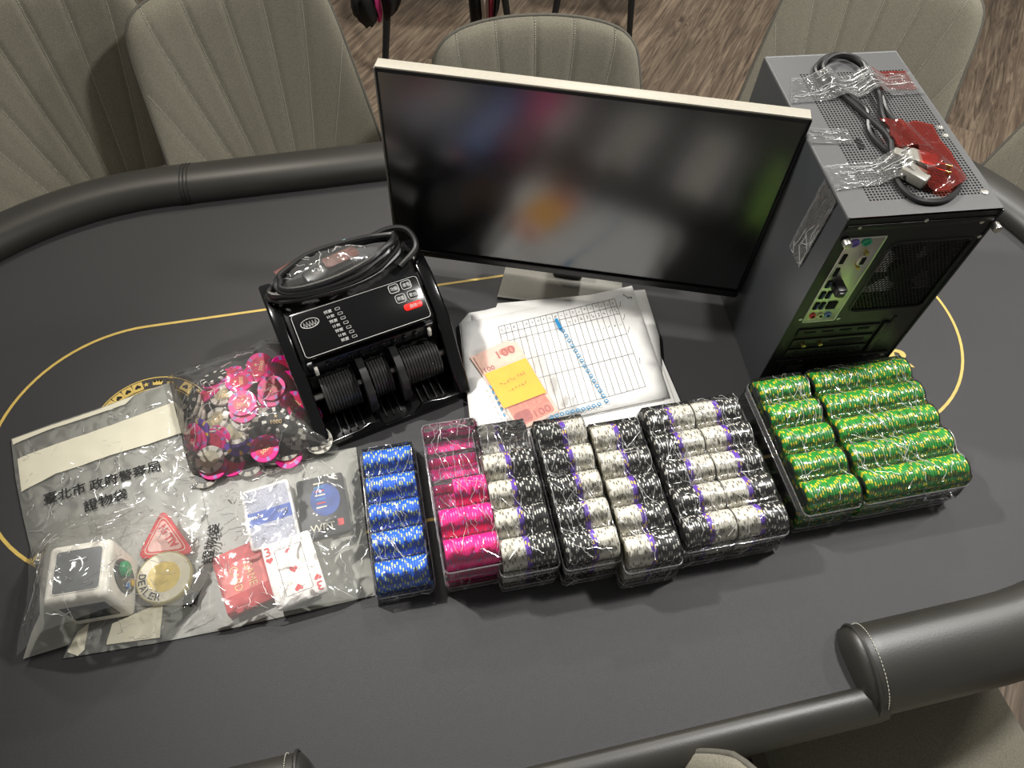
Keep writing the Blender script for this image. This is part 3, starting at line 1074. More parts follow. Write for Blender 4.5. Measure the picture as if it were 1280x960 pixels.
rear_box('slot_bracket', 0.141, 0.150, 0.082, 0.150, -0.004, 0.001, m_case_dark, bevel=0.001)
rear_box('pressed_rib', 0.152, 0.156, 0.088, 0.160, -0.0015, 0.001, m_case_dark)
rear_box('psu_bay_edge', 0.010, PW - 0.01, 0.072, 0.076, -0.003, 0.001, m_case_dark)
rear_box('psu_plate', 0.022, 0.172, 0.014, 0.068, -0.002, 0.001, m_black, bevel=0.001)
rear_box('power_socket', 0.032, 0.056, 0.040, 0.060, -0.004, 0.001, m_void)
for sx, sz in ((0.02, 0.34), (0.1, 0.344), (0.175, 0.335), (0.012, 0.17), (0.068, 0.165), (0.187, 0.31), (0.05, 0.070), (0.15, 0.07), (0.178, 0.066)):
    MB().lathe([(0.0028, -0.001), (0.0028, 0.0012), (0.0012, 0.002)], 12, Matrix.Translation((sx, 0, sz)) @ Matrix.Rotation(PI / 2, 4, 'X')).build('screw', m_steel, pcx)
for sx, sz in ((0.0105, 0.3205), (0.1935, 0.330)):
    b = MB()
    b.cyl((sx, -0.006, sz), 0.0052, 0.010, 16, 'Y', bevel=0.001)
    b.cyl((sx, -0.0005, sz), 0.0030, 0.006, 12, 'Y')
    b.build('thumb_screw', m_steel, pcx)

PCM = Matrix.Translation((0.3706, 0.6407, 0)) @ Matrix.Rotation(PCY, 4, 'Z')
# power cord lying on the tower
cord = empty('power_cord', PCM @ Vector((0.10, 0.15, PH)), PCY)
tag(cord, 'black power cord looped and taped on top of the computer tower', 'cord')
def cl(x, y, z=0.0):
    return (x - 0.10, y - 0.15, z)
loopA = [(0.0584, 0.2447, 0.004), (0.0575, 0.2710, 0.004), (0.0796, 0.2945, 0.004), (0.1054, 0.3005, 0.004), (0.1270, 0.2810, 0.004), (0.1275, 0.2500, 0.004), (0.1235, 0.2056, 0.005),
         (0.1181, 0.1733, 0.005), (0.1251, 0.1334, 0.005), (0.1361, 0.0875, 0.005), (0.1505, 0.0560, 0.004), (0.1445, 0.0300, 0.004), (0.1160, 0.0135, 0.004), (0.0870, 0.0200, 0.004),
         (0.0770, 0.0502, 0.005), (0.0860, 0.0915, 0.010), (0.0940, 0.1204, 0.010), (0.0870, 0.1677, 0.006), (0.0720, 0.2180, 0.004)]
MB().tube(catmull([cl(*p) for p in loopA], 8, True), 0.0036, 8, closed=True).build('cable', m_cord, cord)
loopB = [(0.0640, 0.2400, 0.010), (0.0640, 0.2660, 0.010), (0.0800, 0.2850, 0.011), (0.1030, 0.2920, 0.010), (0.1200, 0.2760, 0.010), (0.1190, 0.2450, 0.010), (0.1160, 0.2056, 0.011),
         (0.1090, 0.1733, 0.006), (0.1020, 0.1300, 0.004), (0.0960, 0.1000, 0.004), (0.0880, 0.0720, 0.005)]
MB().tube(catmull([cl(*p) for p in loopB], 8), 0.0036, 8).build('cable', m_cord, cord)
loopC = [(0.0700, 0.2320, 0.006), (0.0860, 0.2020, 0.004), (0.0930, 0.1800, 0.004), (0.0800, 0.1400, 0.004), (0.0870, 0.1050, 0.004), (0.1000, 0.0880, 0.006)]
MB().tube(catmull([cl(*p) for p in loopC], 8), 0.0034, 8).build('cable', m_cord, cord)
m_plug = mat('grey_plug', srgb(120, 118, 110), 0.35, var=0.08)
pm = Matrix.Translation(cl(0.112, 0.072, 0.012)) @ Matrix.Rotation(-0.55, 4, 'Z')
MB().box((0, 0, 0), (0.034, 0.024, 0.018), M=pm, bevel=0.004).box((-0.024, 0, 0), (0.018, 0.014, 0.013), M=pm, bevel=0.003).build('plug', m_plug, cord)
for dy in (-0.006, 0.006):
    MB().box((0.026, dy, 0.0), (0.020, 0.0015, 0.006), M=pm, bevel=0.0004).build('prong', m_brass, cord)
sm = Matrix.Translation(cl(0.098, 0.052, 0.010)) @ Matrix.Rotation(-0.9, 4, 'Z')
MB().box((0, 0, 0), (0.032, 0.020, 0.014), M=sm, bevel=0.003).build('socket_end', m_plug, cord)

# clear tape over the cord: each strip follows what it covers
def cord_height(x, y):
    h = 0.0
    for k, L in enumerate((loopA, loopB)):
        for i in range(len(L) - (0 if k == 0 else 1)):
            a, b2 = Vector(L[i]), Vector(L[(i + 1) % len(L)])
            ab = (b2 - a).to_2d()
            t = max(0, min(1, (Vector((x, y)) - a.to_2d()).dot(ab) / max(1e-9, ab.length_squared)))
            q = a + (b2 - a) * t
            d = (Vector((x, y)) - q.to_2d()).length
            h = max(h, (q.z + 0.0042) * max(0.0, 1 - max(0, d - 0.003) / 0.016))
    d = math.hypot(x - 0.112, y - 0.070)
    h = max(h, 0.022 * max(0.0, min(1.0, (0.042 - d) / 0.022)))
    return h
def strip(name, pts, label, material=m_tape, cat='tape', group=None, lift=0.0008, crease_glints=10, seed=0):
    w = [PCM @ Vector((p[0], p[1], 0)) for p in pts]
    c = sum(w, Vector()) / len(w)
    inv = PCM.inverted()
    def h(x, y):
        l = inv @ Vector((x + c.x, y + c.y, 0))
        return cord_height(l.x, l.y) + lift + 0.0016 * (0.5 + 0.5 * wrinkle(x, y, 90, seed))
    o = sheet([(q.x - c.x, q.y - c.y) for q in w], h, 0.004, name, material)
    o.location = (c.x, c.y, PH)
    tag(o, label, cat, group)
    rng = random.Random(seed)
    b = MB()
    for k in range(crease_glints):
        a0 = w[0].lerp(w[3], rng.random()) - c
        a1 = w[1].lerp(w[2], rng.random()) - c
        t0, t1 = sorted((rng.random(), rng.random()))
        t1 = min(1, t0 + max(0.25, t1 - t0))
        pp = []
        for i in range(13):
            q = a0.lerp(a1, t0 + (t1 - t0) * i / 12)
            q = q + Vector((noise.noise(Vector((i * 0.5, k, seed))), noise.noise(Vector((i * 0.5, k, seed + 9))), 0)) * 0.003
            pp.append((q.x, q.y, h(q.x, q.y) + 0.0006))
        b.tube(pp, 0.0004, 4)
    if crease_glints:
        b.build('crease_glint', m_crease_glint, o)['kind'] = 'stuff'
    return o
strip('tape_strip', [(0.001, 0.206), (0.187, 0.212), (0.186, 0.258), (0.020, 0.258)], 'wide crinkled clear tape across the cord near the front of the tower', crease_glints=16, seed=1)
strip('tape_strip', [(0.001, 0.044), (0.094, 0.052), (0.100, 0.092), (0.001, 0.086)], 'clear tape from the tower edge over the cord plug', crease_glints=14, seed=2)
strip('tape_strip', [(0.001, 0.128), (0.052, 0.122), (0.056, 0.150), (0.001, 0.158)], 'short clear tape patch on the tower top by the monitor corner', crease_glints=5, seed=3)
strip('red_glow_film', [(0.092, 0.118), (0.104, 0.140), (0.098, 0.158), (0.128, 0.152), (0.150, 0.160), (0.170, 0.150), (0.167, 0.120), (0.170, 0.098), (0.168, 0.050), (0.150, 0.036), (0.128, 0.024), (0.108, 0.034), (0.104, 0.060), (0.112, 0.090)], 'translucent red patch standing in for a red glow beside the cord plug', m_red_glow, 'film', lift=0.0004, crease_glints=0, seed=4)
strip('red_glow_film', [(0.128, 0.226), (0.182, 0.222), (0.182, 0.262), (0.130, 0.264)], 'small translucent red patch standing in for a reflection under the wide clear tape', m_red_glow, 'film', lift=0.0002, crease_glints=0, seed=5)
# tape hanging down the side panel
tp = MB()
rows = []
for j in range(15):
    t = j / 14
    rows.append([Vector((-0.0012 - 0.0012 * (0.5 + 0.5 * wrinkle(i * 0.01, t * 0.1, 60)), 0.030 + 0.040 * i / 8 + 0.004 * t + (0.010 if j == 14 and i < 4 else 0), PH - 0.003 - 0.118 * t)) for i in range(9)])
tp.grid(rows)
ts = tp.build('tape_strip', m_tape, smooth=True)
ts.matrix_world = PCM
tag(ts, 'clear tape strip hanging down the side panel of the tower', 'tape')
b = MB()
rng = random.Random(12)
for k in range(9):
    y0, z0 = 0.034 + 0.034 * rng.random(), PH - 0.02 - 0.09 * rng.random()
    b.tube([(-0.0026, y0, z0), (-0.003, min(0.07, max(0.034, y0 + rng.uniform(-0.012, 0.012))), max(PH - 0.118, z0 - 0.02)), (-0.0026, min(0.07, max(0.034, y0 + rng.uniform(-0.018, 0.018))), max(PH - 0.119, z0 - 0.035))], 0.0005, 4)
b.build('crease_glint', m_crease_glint, ts)['kind'] = 'stuff'

# ------------------------------------------------------------------ banknote counter
CX, CY, CYAW = -0.2519, 0.5046, 0.50
cnt = empty('banknote_counter', (CX, CY, 0), CYAW)
tag(cnt, 'black banknote counting machine with ribbed rollers and red button', 'banknote counter')
SIDE = [(-0.012, 0.0), (-0.012, 0.018), (0.004, 0.040), (0.022, 0.056), (0.046, 0.092), (0.062, 0.112), (0.120, 0.142), (0.170, 0.148), (0.196, 0.138), (0.212, 0.110), (0.218, 0.060), (0.218, 0.0)]
YZ = Matrix(((0, 0, 1, 0), (1, 0, 0, 0), (0, 1, 0, 0), (0, 0, 0, 1)))      # (y, z, x) -> (x, y, z)
for x0, x1 in ((-0.021, -0.003), (0.192, 0.212)):
    MB().prism(SIDE, x0, x1, bevel=0.004, seg=3, M=YZ).build('side_wall', m_gloss_black, cnt)
BODY = [(0.066, 0.0), (0.066, 0.085), (0.070, 0.110), (0.120, 0.136), (0.175, 0.140), (0.205, 0.120), (0.212, 0.0)]
MB().prism(BODY, -0.003, 0.192, M=YZ).build('body', m_black, cnt)
# control panel on the slope
ang = math.atan2(0.030, 0.058)
PM = Matrix.Translation((0.0945, 0.059, 0.1195)) @ Matrix.Rotation(ang, 4, 'X')
PLH = 0.0665
MB().box((0, PLH / 2, 0), (0.185, PLH, 0.008), M=PM, bevel=0.003).build('control_panel', m_gloss_black, cnt)
pn = PM.to_3x3() @ Vector((0, 0, 1))
m_wline = mat('white_panel_print', srgb(200, 200, 196), 0.6, var=0.04)
m_redbtn = mat('red_button', srgb(232, 34, 26), 0.4, var=0.04)
outl = [PM @ Vector((p[0], p[1], 0.0043)) for p in rrect(0.180, PLH - 0.005, 0.005, 4, 0, PLH / 2)]
MB().tube(outl, 0.0004, 4, closed=True).build('panel_outline', m_wline, cnt)
bpy.context.view_layer.update()
CM = Matrix.Translation((CX, CY, 0)) @ Matrix.Rotation(CYAW, 4, 'Z')
def pw(x, y, z=0.0042):
    return CM @ PM @ Vector((x, y, z))
PN = (CM.to_3x3() @ pn)
for i in range(7):
    y = 0.054 - 0.0072 * i
    x = -0.040 + 0.0014 * i
    lettering('panel_mark', ('计数' if i % 2 else '预置'), pw(x - 0.007, y), pw(x + 0.004, y), PN, m_wline, cnt, height=0.0042, lift=0.0002)
    pts = [PM @ Vector((p[0], p[1], 0.0044)) for p in rrect(0.0062, 0.0032, 0.0005, 2, x + 0.012, y)]
    MB().tube(pts, 0.0003, 4, closed=True).build('indicator_lamp', m_wline, cnt)
el = [PM @ Vector((-0.069 + 0.0125 * math.cos(2 * PI * k / 28), 0.047 + 0.0065 * math.sin(2 * PI * k / 28), 0.0044)) for k in range(28)]
logo = MB().tube(el, 0.0005, 4, closed=True)
for k in range(5):
    a = -0.008 + 0.004 * k
    logo.tube([PM @ Vector((-0.069 + a - 0.001, 0.0425, 0.0044)), PM @ Vector((-0.069 + a, 0.050, 0.0044)), PM @ Vector((-0.069 + a + 0.002, 0.043, 0.0044))], 0.0005, 4)
logo.build('panel_emblem', m_wline, cnt)
for (x, y, t) in ((0.054, 0.0555, '功能'), (0.072, 0.0555, '清零'), (0.058, 0.0395, '预置'), (0.076, 0.0395, '累加')):
    bt = MB().prism(rrect(0.0145, 0.0125, 0.003, 3, x, y), 0.0035, 0.0052, bevel=0.0006, M=PM).build('button', m_black, cnt)
    MB().tube([PM @ Vector((p[0], p[1], 0.0053)) for p in rrect(0.0140, 0.0120, 0.003, 3, x, y)], 0.0005, 4, closed=True).build('button_outline', m_wline, bt)
    lettering('button_text', t, pw(x - 0.005, y, 0.0053), pw(x + 0.005, y, 0.0053), PN, m_wline, bt, height=0.0055, lift=0.0002)
bt = MB().prism(rrect(0.027, 0.0100, 0.004, 4, 0.071, 0.0245), 0.0035, 0.0056, bevel=0.0008, M=PM).build('button', m_redbtn, cnt)
lettering('button_text', '启动', pw(0.066, 0.0245, 0.0057), pw(0.076, 0.0245, 0.0057), PN, m_wline, bt, height=0.0055, lift=0.0002)
# roller bank below the panel
MB().box((0.0945, 0.085, 0.045), (0.190, 0.05, 0.06)).build('roller_housing', m_case_dark, cnt)
m_roller = mat('roller_rubber', srgb(52, 52, 50), 0.32, spec=0.6, var=0.1, var_scale=120)
for (x0, x1) in ((0.010, 0.062), (0.080, 0.112), (0.130, 0.186)):
    r = MB()
    n = int((x1 - x0) / 0.0042)
    prof = []
    for k in range(n):
        xx = x0 + k * 0.0042
        prof += [(0.0285, xx), (0.0300, xx + 0.0006), (0.0300, xx + 0.0030), (0.0285, xx + 0.0036)]
    r.lathe([(0.004, x0)] + prof + [(0.004, x1)], 36, Matrix.Translation((0, 0.052, 0.042)) @ YZ @ Matrix.Rotation(0, 4, 'Z'))
    r.build('roller', m_roller, cnt)
MB().cyl((0.0945, 0.052, 0.042), 0.006, 0.196, 14, 'X').build('roller_shaft', m_steel, cnt)
m_wheel = mat('stacker_wheel', srgb(34, 34, 34), 0.4, spec=0.6, var=0.1)
for wx in (0.071, 0.121):
    w = MB()
    prof = []
    for k in range(40):
        a = 2 * PI * k / 40
        rr = 0.0450 if k % 5 else 0.0425
        prof.append((0.046 + rr * math.cos(a), 0.044 + rr * math.sin(a)))
    w.prism(prof, wx - 0.0050, wx + 0.0050, M=YZ)
    wo = w.build('stacker_wheel', m_wheel, cnt)
    for k in range(9):
        a = 2 * PI * k / 9
        pts = [(wx + s_ * 0.0052, 0.046 + (0.012 + 0.031 * t) * math.cos(a + 1.2 * t), 0.044 + (0.012 + 0.031 * t) * math.sin(a + 1.2 * t)) for s_ in (1,) for t in (0, 0.33, 0.66, 1)]
        MB().tube(pts, 0.0009, 4).build('wheel_slot', m_roller, wo)
# mechanism strip under the panel with the two white guide pins
MB().box((0.0945, 0.072, 0.094), (0.186, 0.020, 0.020), bevel=0.003).build('sensor_bar', m_black, cnt)
for k in range(9):
    MB().box((0.03 + 0.016 * k, 0.061, 0.094), (0.006, 0.004, 0.012), bevel=0.001).build('sensor_clip', m_gloss_black, cnt)
for x in (0.012, 0.178):
    MB().box((x, 0.056, 0.095), (0.005, 0.006, 0.014), bevel=0.001).build('guide_pin', m_white, cnt)
# stacker floor with notched lip
MB().box((0.0945, 0.026, 0.008), (0.196, 0.078, 0.004), bevel=0.001).build('stacker_floor', m_gloss_black, cnt)
for k in range(15):
    if 3 < k < 6 or 8 < k < 11:
        continue
    MB().box((0.016 + 0.0112 * k, 0.016, 0.012), (0.0016, 0.036, 0.006)).build('stacker_rib', m_roller, cnt)
lip = [(-0.003, 0.0), (0.192, 0.0), (0.192, 0.022), (0.165, 0.024), (0.150, 0.030), (0.135, 0.030), (0.122, 0.012), (0.080, 0.010), (0.070, 0.028), (0.055, 0.030), (0.040, 0.022), (-0.003, 0.018)]
XZ = Matrix(((1, 0, 0, 0), (0, 0, 1, 0), (0, 1, 0, 0), (0, 0, 0, 1)))
MB().prism(lip, -0.014, -0.010, bevel=0.001, M=XZ).build('stacker_lip', m_gloss_black, cnt)

# coiled power cord in a clear bag on top of the counter
cc = empty('coiled_cord', CM @ Vector((0.085, 0.165, 0.146)), CYAW)
tag(cc, 'black coiled power cord in clear plastic on top of the banknote counter', 'cord')
rng = random.Random(5)
for k in range(4):
    pts = []
    for i in range(20):
        a = 2 * PI * i / 20
        rx, ry = 0.096 + rng.uniform(-0.004, 0.004) - 0.004 * k, 0.034 - 0.002 * k
        pts.append((0.002 * k + rx * math.cos(a) + 0.004 * math.sin(3 * a), ry * math.sin(a) + 0.008 * math.cos(a), 0.008 + 0.007 * k + 0.004 * math.sin(2 * a + k)))
    MB().tube(catmull(pts, 4, True), 0.0042, 8, closed=True).build('cable', m_cord, cc)
MB().tube(catmull([(0.04, 0.030, 0.014), (0.090, 0.034, 0.022), (0.116, 0.022, 0.022), (0.118, -0.006, 0.012), (0.085, -0.026, 0.006)], 8), 0.0042, 8).build('cable', m_cord, cc)
MB().box((-0.01, 0.0, 0.012), (0.07, 0.026, 0.018), rz=0.2, bevel=0.004).build('plug', m_cord, cc)
m_brown = mat('brown_label', srgb(92, 48, 38), 0.5, var=0.1)
MB().box((-0.062, 0.012, 0.024), (0.030, 0.022, 0.001), rz=0.3, bevel=0.0003).build('cord_tag', m_brown, cc)
MB().box((0.012, 0.006, 0.026), (0.050, 0.020, 0.001), rz=0.15, bevel=0.0003).build('cord_tag', m_brown, cc)
MB().box((0.012, 0.034, 0.022), (0.036, 0.008, 0.001), rz=0.1, bevel=0.0003).build('cord_tag', mat('blue_sticker', srgb(150, 190, 205), 0.5, var=0.05), cc)
def oval_h(x, y):
    d = math.hypot(x / 0.088, y / 0.036)
    return 0.004 + 0.030 * max(0, 1 - d ** 3) + 0.006 * wrinkle(x, y, 38, 3.0) * (1 if d < 1 else 0.3)
ov = [(0.086 * math.cos(2 * PI * k / 26) * (1 + 0.06 * math.sin(5 * k)), 0.036 * math.sin(2 * PI * k / 26) * (1 + 0.08 * math.cos(3 * k))) for k in range(26)]
cf = sheet(ov, oval_h, 0.006, 'plastic_bag', m_chipbag)
cf.location = CM @ Vector((0.078, 0.165, 0.146))
cf.rotation_euler = (0, 0, CYAW)
tag(cf, 'crinkled clear plastic bag around the coiled cord on the banknote counter', 'plastic bag')
b = MB()
for k in range(24):
    x0, y0 = rng.uniform(-0.065, 0.055), rng.uniform(-0.022, 0.022)
    a = rng.uniform(0, PI)
    L = rng.uniform(0.008, 0.026)
    pp = []
    for i in range(7):
        x = x0 + L * math.cos(a) * i / 6 + 0.003 * noise.noise(Vector((i * 0.6, k, 0)))
        y = y0 + L * math.sin(a) * i / 6 + 0.003 * noise.noise(Vector((i * 0.6, k, 5)))
        pp.append((x, y, oval_h(x, y) + 0.0005))
    b.tube(pp, 0.0006, 4)
b.build('crease_glint', m_crease_glint, cf)['kind'] = 'stuff'

# ------------------------------------------------------------------ papers, cash, note
def quad_sheet(name, px, z, label, wave=0.0006, group='loose paper sheets by the monitor stand', step=0.02, material=m_paper, cat='paper', seed=0.0, curl=0.0):
    w = [P(x, y, z) for x, y in px]
    c = sum(w, Vector()) / len(w)
    def h(x, y):
        return wave * noise.noise(Vector((x * 9, y * 9, seed))) + curl * max(0, (x * x + y * y) / 0.03 - 0.6)
    o = sheet([(q.x - c.x, q.y - c.y) for q in w], h, step, name, material)
    so = o.modifiers.new('thickness', 'SOLIDIFY')
    so.thickness = 0.0004
    o.location = (c.x, c.y, z)
    tag(o, label, cat, group)
    return o
PSTACK = [(590, 547), (585, 470), (583, 415), (700, 385), (800, 378), (838, 452), (840, 503)]
st = empty('paper_stack', P(705, 455, 0))
tag(st, 'thick stack of plain white paper under the printed table sheet', 'paper stack', None)
rng = random.Random(2)
for k in range(8):
    a = rng.uniform(-0.03, 0.03) + 0.262
    dx, dy = rng.uniform(-0.004, 0.004), rng.uniform(-0.004, 0.004)
    MB().box((dx + 0.004, dy - 0.012, 0.0006 + 0.0011 * k), (0.294, 0.207, 0.0010), rz=a).build('paper_sheet', m_paper, st, smooth=False)
quad_sheet('paper_sheet', [(574, 405), (586, 391), (690, 373), (806, 362), (824, 420), (830, 500), (706, 526), (590, 548)], 0.0102, 'white sheet showing its corner beyond the printed sheet at upper right', seed=1)
quad_sheet('paper_sheet', [(589, 392), (620, 384), (622, 379), (770, 366), (820, 470), (790, 505), (600, 540)], 0.0110, 'white sheet peeping out along the top left of the pile', seed=2)
tops = quad_sheet('printed_sheet', [(576, 404), (790, 357), (837, 496), (716, 522), (589, 541)], 0.0122, 'white sheet with printed grid table under the cash bag', group=None, seed=3, wave=0.0002)
# printed grid on the top sheet
g0, g1, g2, g3 = P(623, 408, 0.013), P(768, 373, 0.013), P(807, 483, 0.013), P(697, 506, 0.013)
g3 = g0 + (g2 - g1)
c0 = tops.location
gl = MB()
def gp(u, v, dz=0.0006):
    q = (g0 * (1 - u) + g1 * u) * (1 - v) + (g3 * (1 - u) + g2 * u) * v
    return Vector((q.x - c0.x, q.y - c0.y, dz))
def gline(a, b2, w=0.00035):
    t = (b2 - a).normalized()
    n = Vector((-t.y, t.x, 0)) * w
    gl.faces([a - n, b2 - n, b2 + n, a + n], [(0, 1, 2, 3)])
for k in range(21):
    gline(gp(k / 20, 0), gp(k / 20, 1))
for v in (0, 0.09, 0.18, 0.42, 0.64, 1.0):
    gline(gp(0, v), gp(1, v))
gl.build('printed_grid', m_ink, tops, smooth=False)
hw = MB()
rng = random.Random(8)
for k in range(20):
    for v in (0.045,) + ((0.13, 0.15) if k > 10 else ()) + ((0.3,) if k > 14 else ()):
        q = gp((k + 0.5) / 20, v)
        pp = [q + Vector((rng.uniform(-0.002, 0.002), rng.uniform(-0.003, 0.003), 0.0001)) for _ in range(4)]
        hw.tube(pp, 0.00025, 3)
for v in (0.2, 0.35, 0.7, 0.05):
    q = gp(1.035, v)
    hw.tube([q + Vector((rng.uniform(-0.0015, 0.0015), -0.003 * i, 0)) for i in range(5)], 0.0003, 3)
for k in range(4):
    q = gp(1.08 + 0.02 * k, -0.02 + 0.02 * k)
    hw.tube([q + Vector((rng.uniform(-0.003, 0.003), rng.uniform(-0.003, 0.003), 0)) for i in range(5)], 0.00035, 3)
hw.build('handwriting', m_darkink, tops)

# banknotes in a zip bag
m_note = mat('banknote', srgb(232, 196, 180), 0.75, var=0.14, var_scale=60)
m_note_red = mat('banknote_print', srgb(218, 134, 116), 0.75, var=0.25, var_scale=140)
m_note_dark = mat('banknote_dark_print', srgb(168, 92, 88), 0.75, var=0.15, var_scale=100)
nA, nB, nC, nD = P(594, 447, 0.016), P(643, 430, 0.016), P(696, 515, 0.016), P(646, 531, 0.016)
NF = frame_at(nD + (nA - nD) * 0.0, nC)
NC = (nA + nB + nC + nD) / 4
nyaw = math.atan2((nA - nD).y, (nA - nD).x)          # long side, towards the far end
for k in range(4):
    yaw = nyaw + (-0.03, 0.05, 0.012, 0.0)[k]
    bn = empty('banknote', (NC.x + (0.003, -0.004, 0.001, 0)[k], NC.y + (0.002, 0.004, -0.002, 0)[k], 0.0135 + 0.0008 * k), yaw)
    tag(bn, ('pink banknote at the bottom of the bundle in the zip bag', 'pink banknote fanned out at the left edge of the bundle', 'pink banknote under the topmost one in the bundle',
             'topmost pink banknote marked 100 under the yellow note')[k], 'banknote', 'banknotes in the zip bag')
    MB().box((0, 0, 0), (0.142, 0.068, 0.0006)).build('note_paper', m_note, bn, smooth=False)
    if k == 3:
        for nm, x0, x1, y0, y1, m in (('printed_panel', -0.069, -0.030, -0.030, 0.031, m_note_red), ('printed_portrait', -0.066, -0.046, 0.004, 0.030, m_note_dark), ('printed_panel', 0.054, 0.066, -0.031, -0.004, m_note_red)):
            MB().prism(rrect(x1 - x0, y1 - y0, 0.006, 4, (x0 + x1) / 2, (y0 + y1) / 2), 0.0002, 0.0005 if nm == 'printed_panel' else 0.0007).build(nm, m, bn, smooth=False)
        bpy.context.view_layer.update()
        NM = bn.matrix_world.copy()
        lettering('printed_value', '100', NM @ Vector((0.058, 0.000, 0.0007)), NM @ Vector((0.058, -0.029, 0.0007)), (0, 0, 1), m_note_dark, bn, height=0.014)
        lettering('printed_value', '100', NM @ Vector((0.041, 0.030, 0.0007)), NM @ Vector((0.041, 0.014, 0.0007)), (0, 0, 1), m_note_dark, bn, height=0.008)
        lettering('printed_value', '100', NM @ Vector((-0.060, 0.000, 0.0007)), NM @ Vector((-0.060, -0.026, 0.0007)), (0, 0, 1), m_note_dark, bn, height=0.012)
yA, yB, yC, yD = P(606, 467, 0.018), P(657, 447, 0.018), P(683, 491, 0.018), P(630, 511, 0.018)
yc = (yA + yB + yC + yD) / 4
yn = sheet([(q.x - yc.x, q.y - yc.y) for q in (yA, yB, yC, yD)], lambda x, y: 0.0012 * max(0, (x * 0.6 - y) / 0.03), 0.012, 'sticky_note', m_yellow)
yn.location = (yc.x, yc.y, 0.0175)
tag(yn, 'yellow sticky note with handwriting on the banknotes', 'sticky note')
yw = MB()
rng = random.Random(21)
eX = (yB - yA).normalized()
eY = Vector((-eX.y, eX.x, 0))
for line, (y0, n, s) in enumerate(((0.006, 8, 0.0036), (-0.010, 6, 0.0026))):
    for k in range(n):
        q = eX * (-0.020 + 0.0056 * k + 0.006 * line) + eY * (y0 + 0.0006 * k)
        pp = [q + eX * rng.uniform(-0.6, 0.6) * s + eY * rng.uniform(-1, 1) * s for _ in range(4)]
        yw.tube([Vector((v.x, v.y, 0.0016 + 0.0004)) for v in pp], 0.0003, 3)
yw.build('handwriting', m_darkink, yn)
zp = [(592, 437), (648, 418), (697, 396), (728, 448), (759, 502), (706, 521), (645, 534), (618, 492)]
zw = [P(x, y, 0.016) for x, y in zp]
zc = sum(zw, Vector()) / len(zw)
def zip_h(x, y):
    d = (Vector((x + zc.x, y + zc.y)) - NC.to_2d())
    l = Vector((d.x * math.cos(nyaw) + d.y * math.sin(nyaw), -d.x * math.sin(nyaw) + d.y * math.cos(nyaw)))
    e = max(abs(l.x) - 0.071, abs(l.y) - 0.034, 0)
    return -0.0025 + 0.0055 * max(0, 1 - e / 0.03) + 0.0010 * (0.5 + 0.5 * wrinkle(x, y, 30, 2))
zb = sheet([(q.x - zc.x, q.y - zc.y) for q in zw], zip_h, 0.008, 'zip_bag', m_zip)
zb.location = (zc.x, zc.y, 0.0165)
tag(zb, 'clear zip bag with blue printed dots holding the banknotes', 'plastic bag')
m_blue = mat('blue_print', srgb(70, 150, 196), 0.6, var=0.12, var_scale=200)
m_blue2 = mat('blue_slider', srgb(30, 134, 190), 0.5, var=0.08)
def zl(px, py, dz=0.0012):
    q = P(px, py, 0.0165)
    x, y = q.x - zc.x, q.y - zc.y
    return Vector((x, y, zip_h(x, y) + dz))
a, b2 = zl(695, 399), zl(701, 411)
MB().tube([a, b2], 0.0030, 6).build('zip_slider', m_blue2, zb)
for k in range(15):
    t = k / 14
    c = zl(704 + 54 * t, 413 + 88 * t)
    pts = [c + Vector((0.0029 * math.cos(2 * PI * i / 10), 0.0029 * math.sin(2 * PI * i / 10), 0)) for i in range(10)]
    d = MB().tube(pts, 0.0008, 4, closed=True)
    d.build('printed_dot', m_blue, zb)
for k in range(10):
    t = k / 9
    c = zl(749 - 60 * t, 505 + 18 * t)
    pts = [c + Vector((0.0026 * math.cos(2 * PI * i / 10), 0.0026 * math.sin(2 * PI * i / 10), 0)) for i in range(10)]
    MB().tube(pts, 0.0008, 4, closed=True).build('printed_dot', m_blue, zb)
for k in range(6):
    c = zl(612 + 3.4 * k, 484 + 7 * k)
    MB().tube([c, c + Vector((0.003, -0.004, 0))], 0.0012, 4).build('printed_dot', m_blue, zb)

# ------------------------------------------------------------------ poker chips
CH_R, CH_T = 0.0195, 0.0033
def chip_mats(nm, body, spot, inlay):
    return [mat('chip_' + nm, srgb(*body), 0.45, var=0.05, var_scale=90), mat('chip_spot_' + nm, srgb(*spot), 0.45, var=0.05, var_scale=90),
            mat('chip_inlay_' + nm, srgb(*inlay), 0.4, var=0.18, var_scale=160)]
CHIP_MATS = {
    'blue': chip_mats('blue', (30, 104, 214), (214, 226, 130), (30, 60, 120)),
    'pink': chip_mats('pink', (240, 30, 140), (164, 126, 190), (206, 52, 90)),
    'white': chip_mats('white', (214, 211, 198), (110, 106, 94), (176, 170, 140)),
    'black': chip_mats('black', (24, 24, 24), (226, 224, 214), (52, 50, 44)),
    'purple': chip_mats('purple', (100, 62, 176), (236, 204, 60), (80, 50, 130)),
    'green': chip_mats('green', (22, 146, 46), (244, 214, 40), (34, 66, 48)),
    'grey': chip_mats('grey', (168, 164, 152), (70, 68, 64), (58, 56, 50)),
}
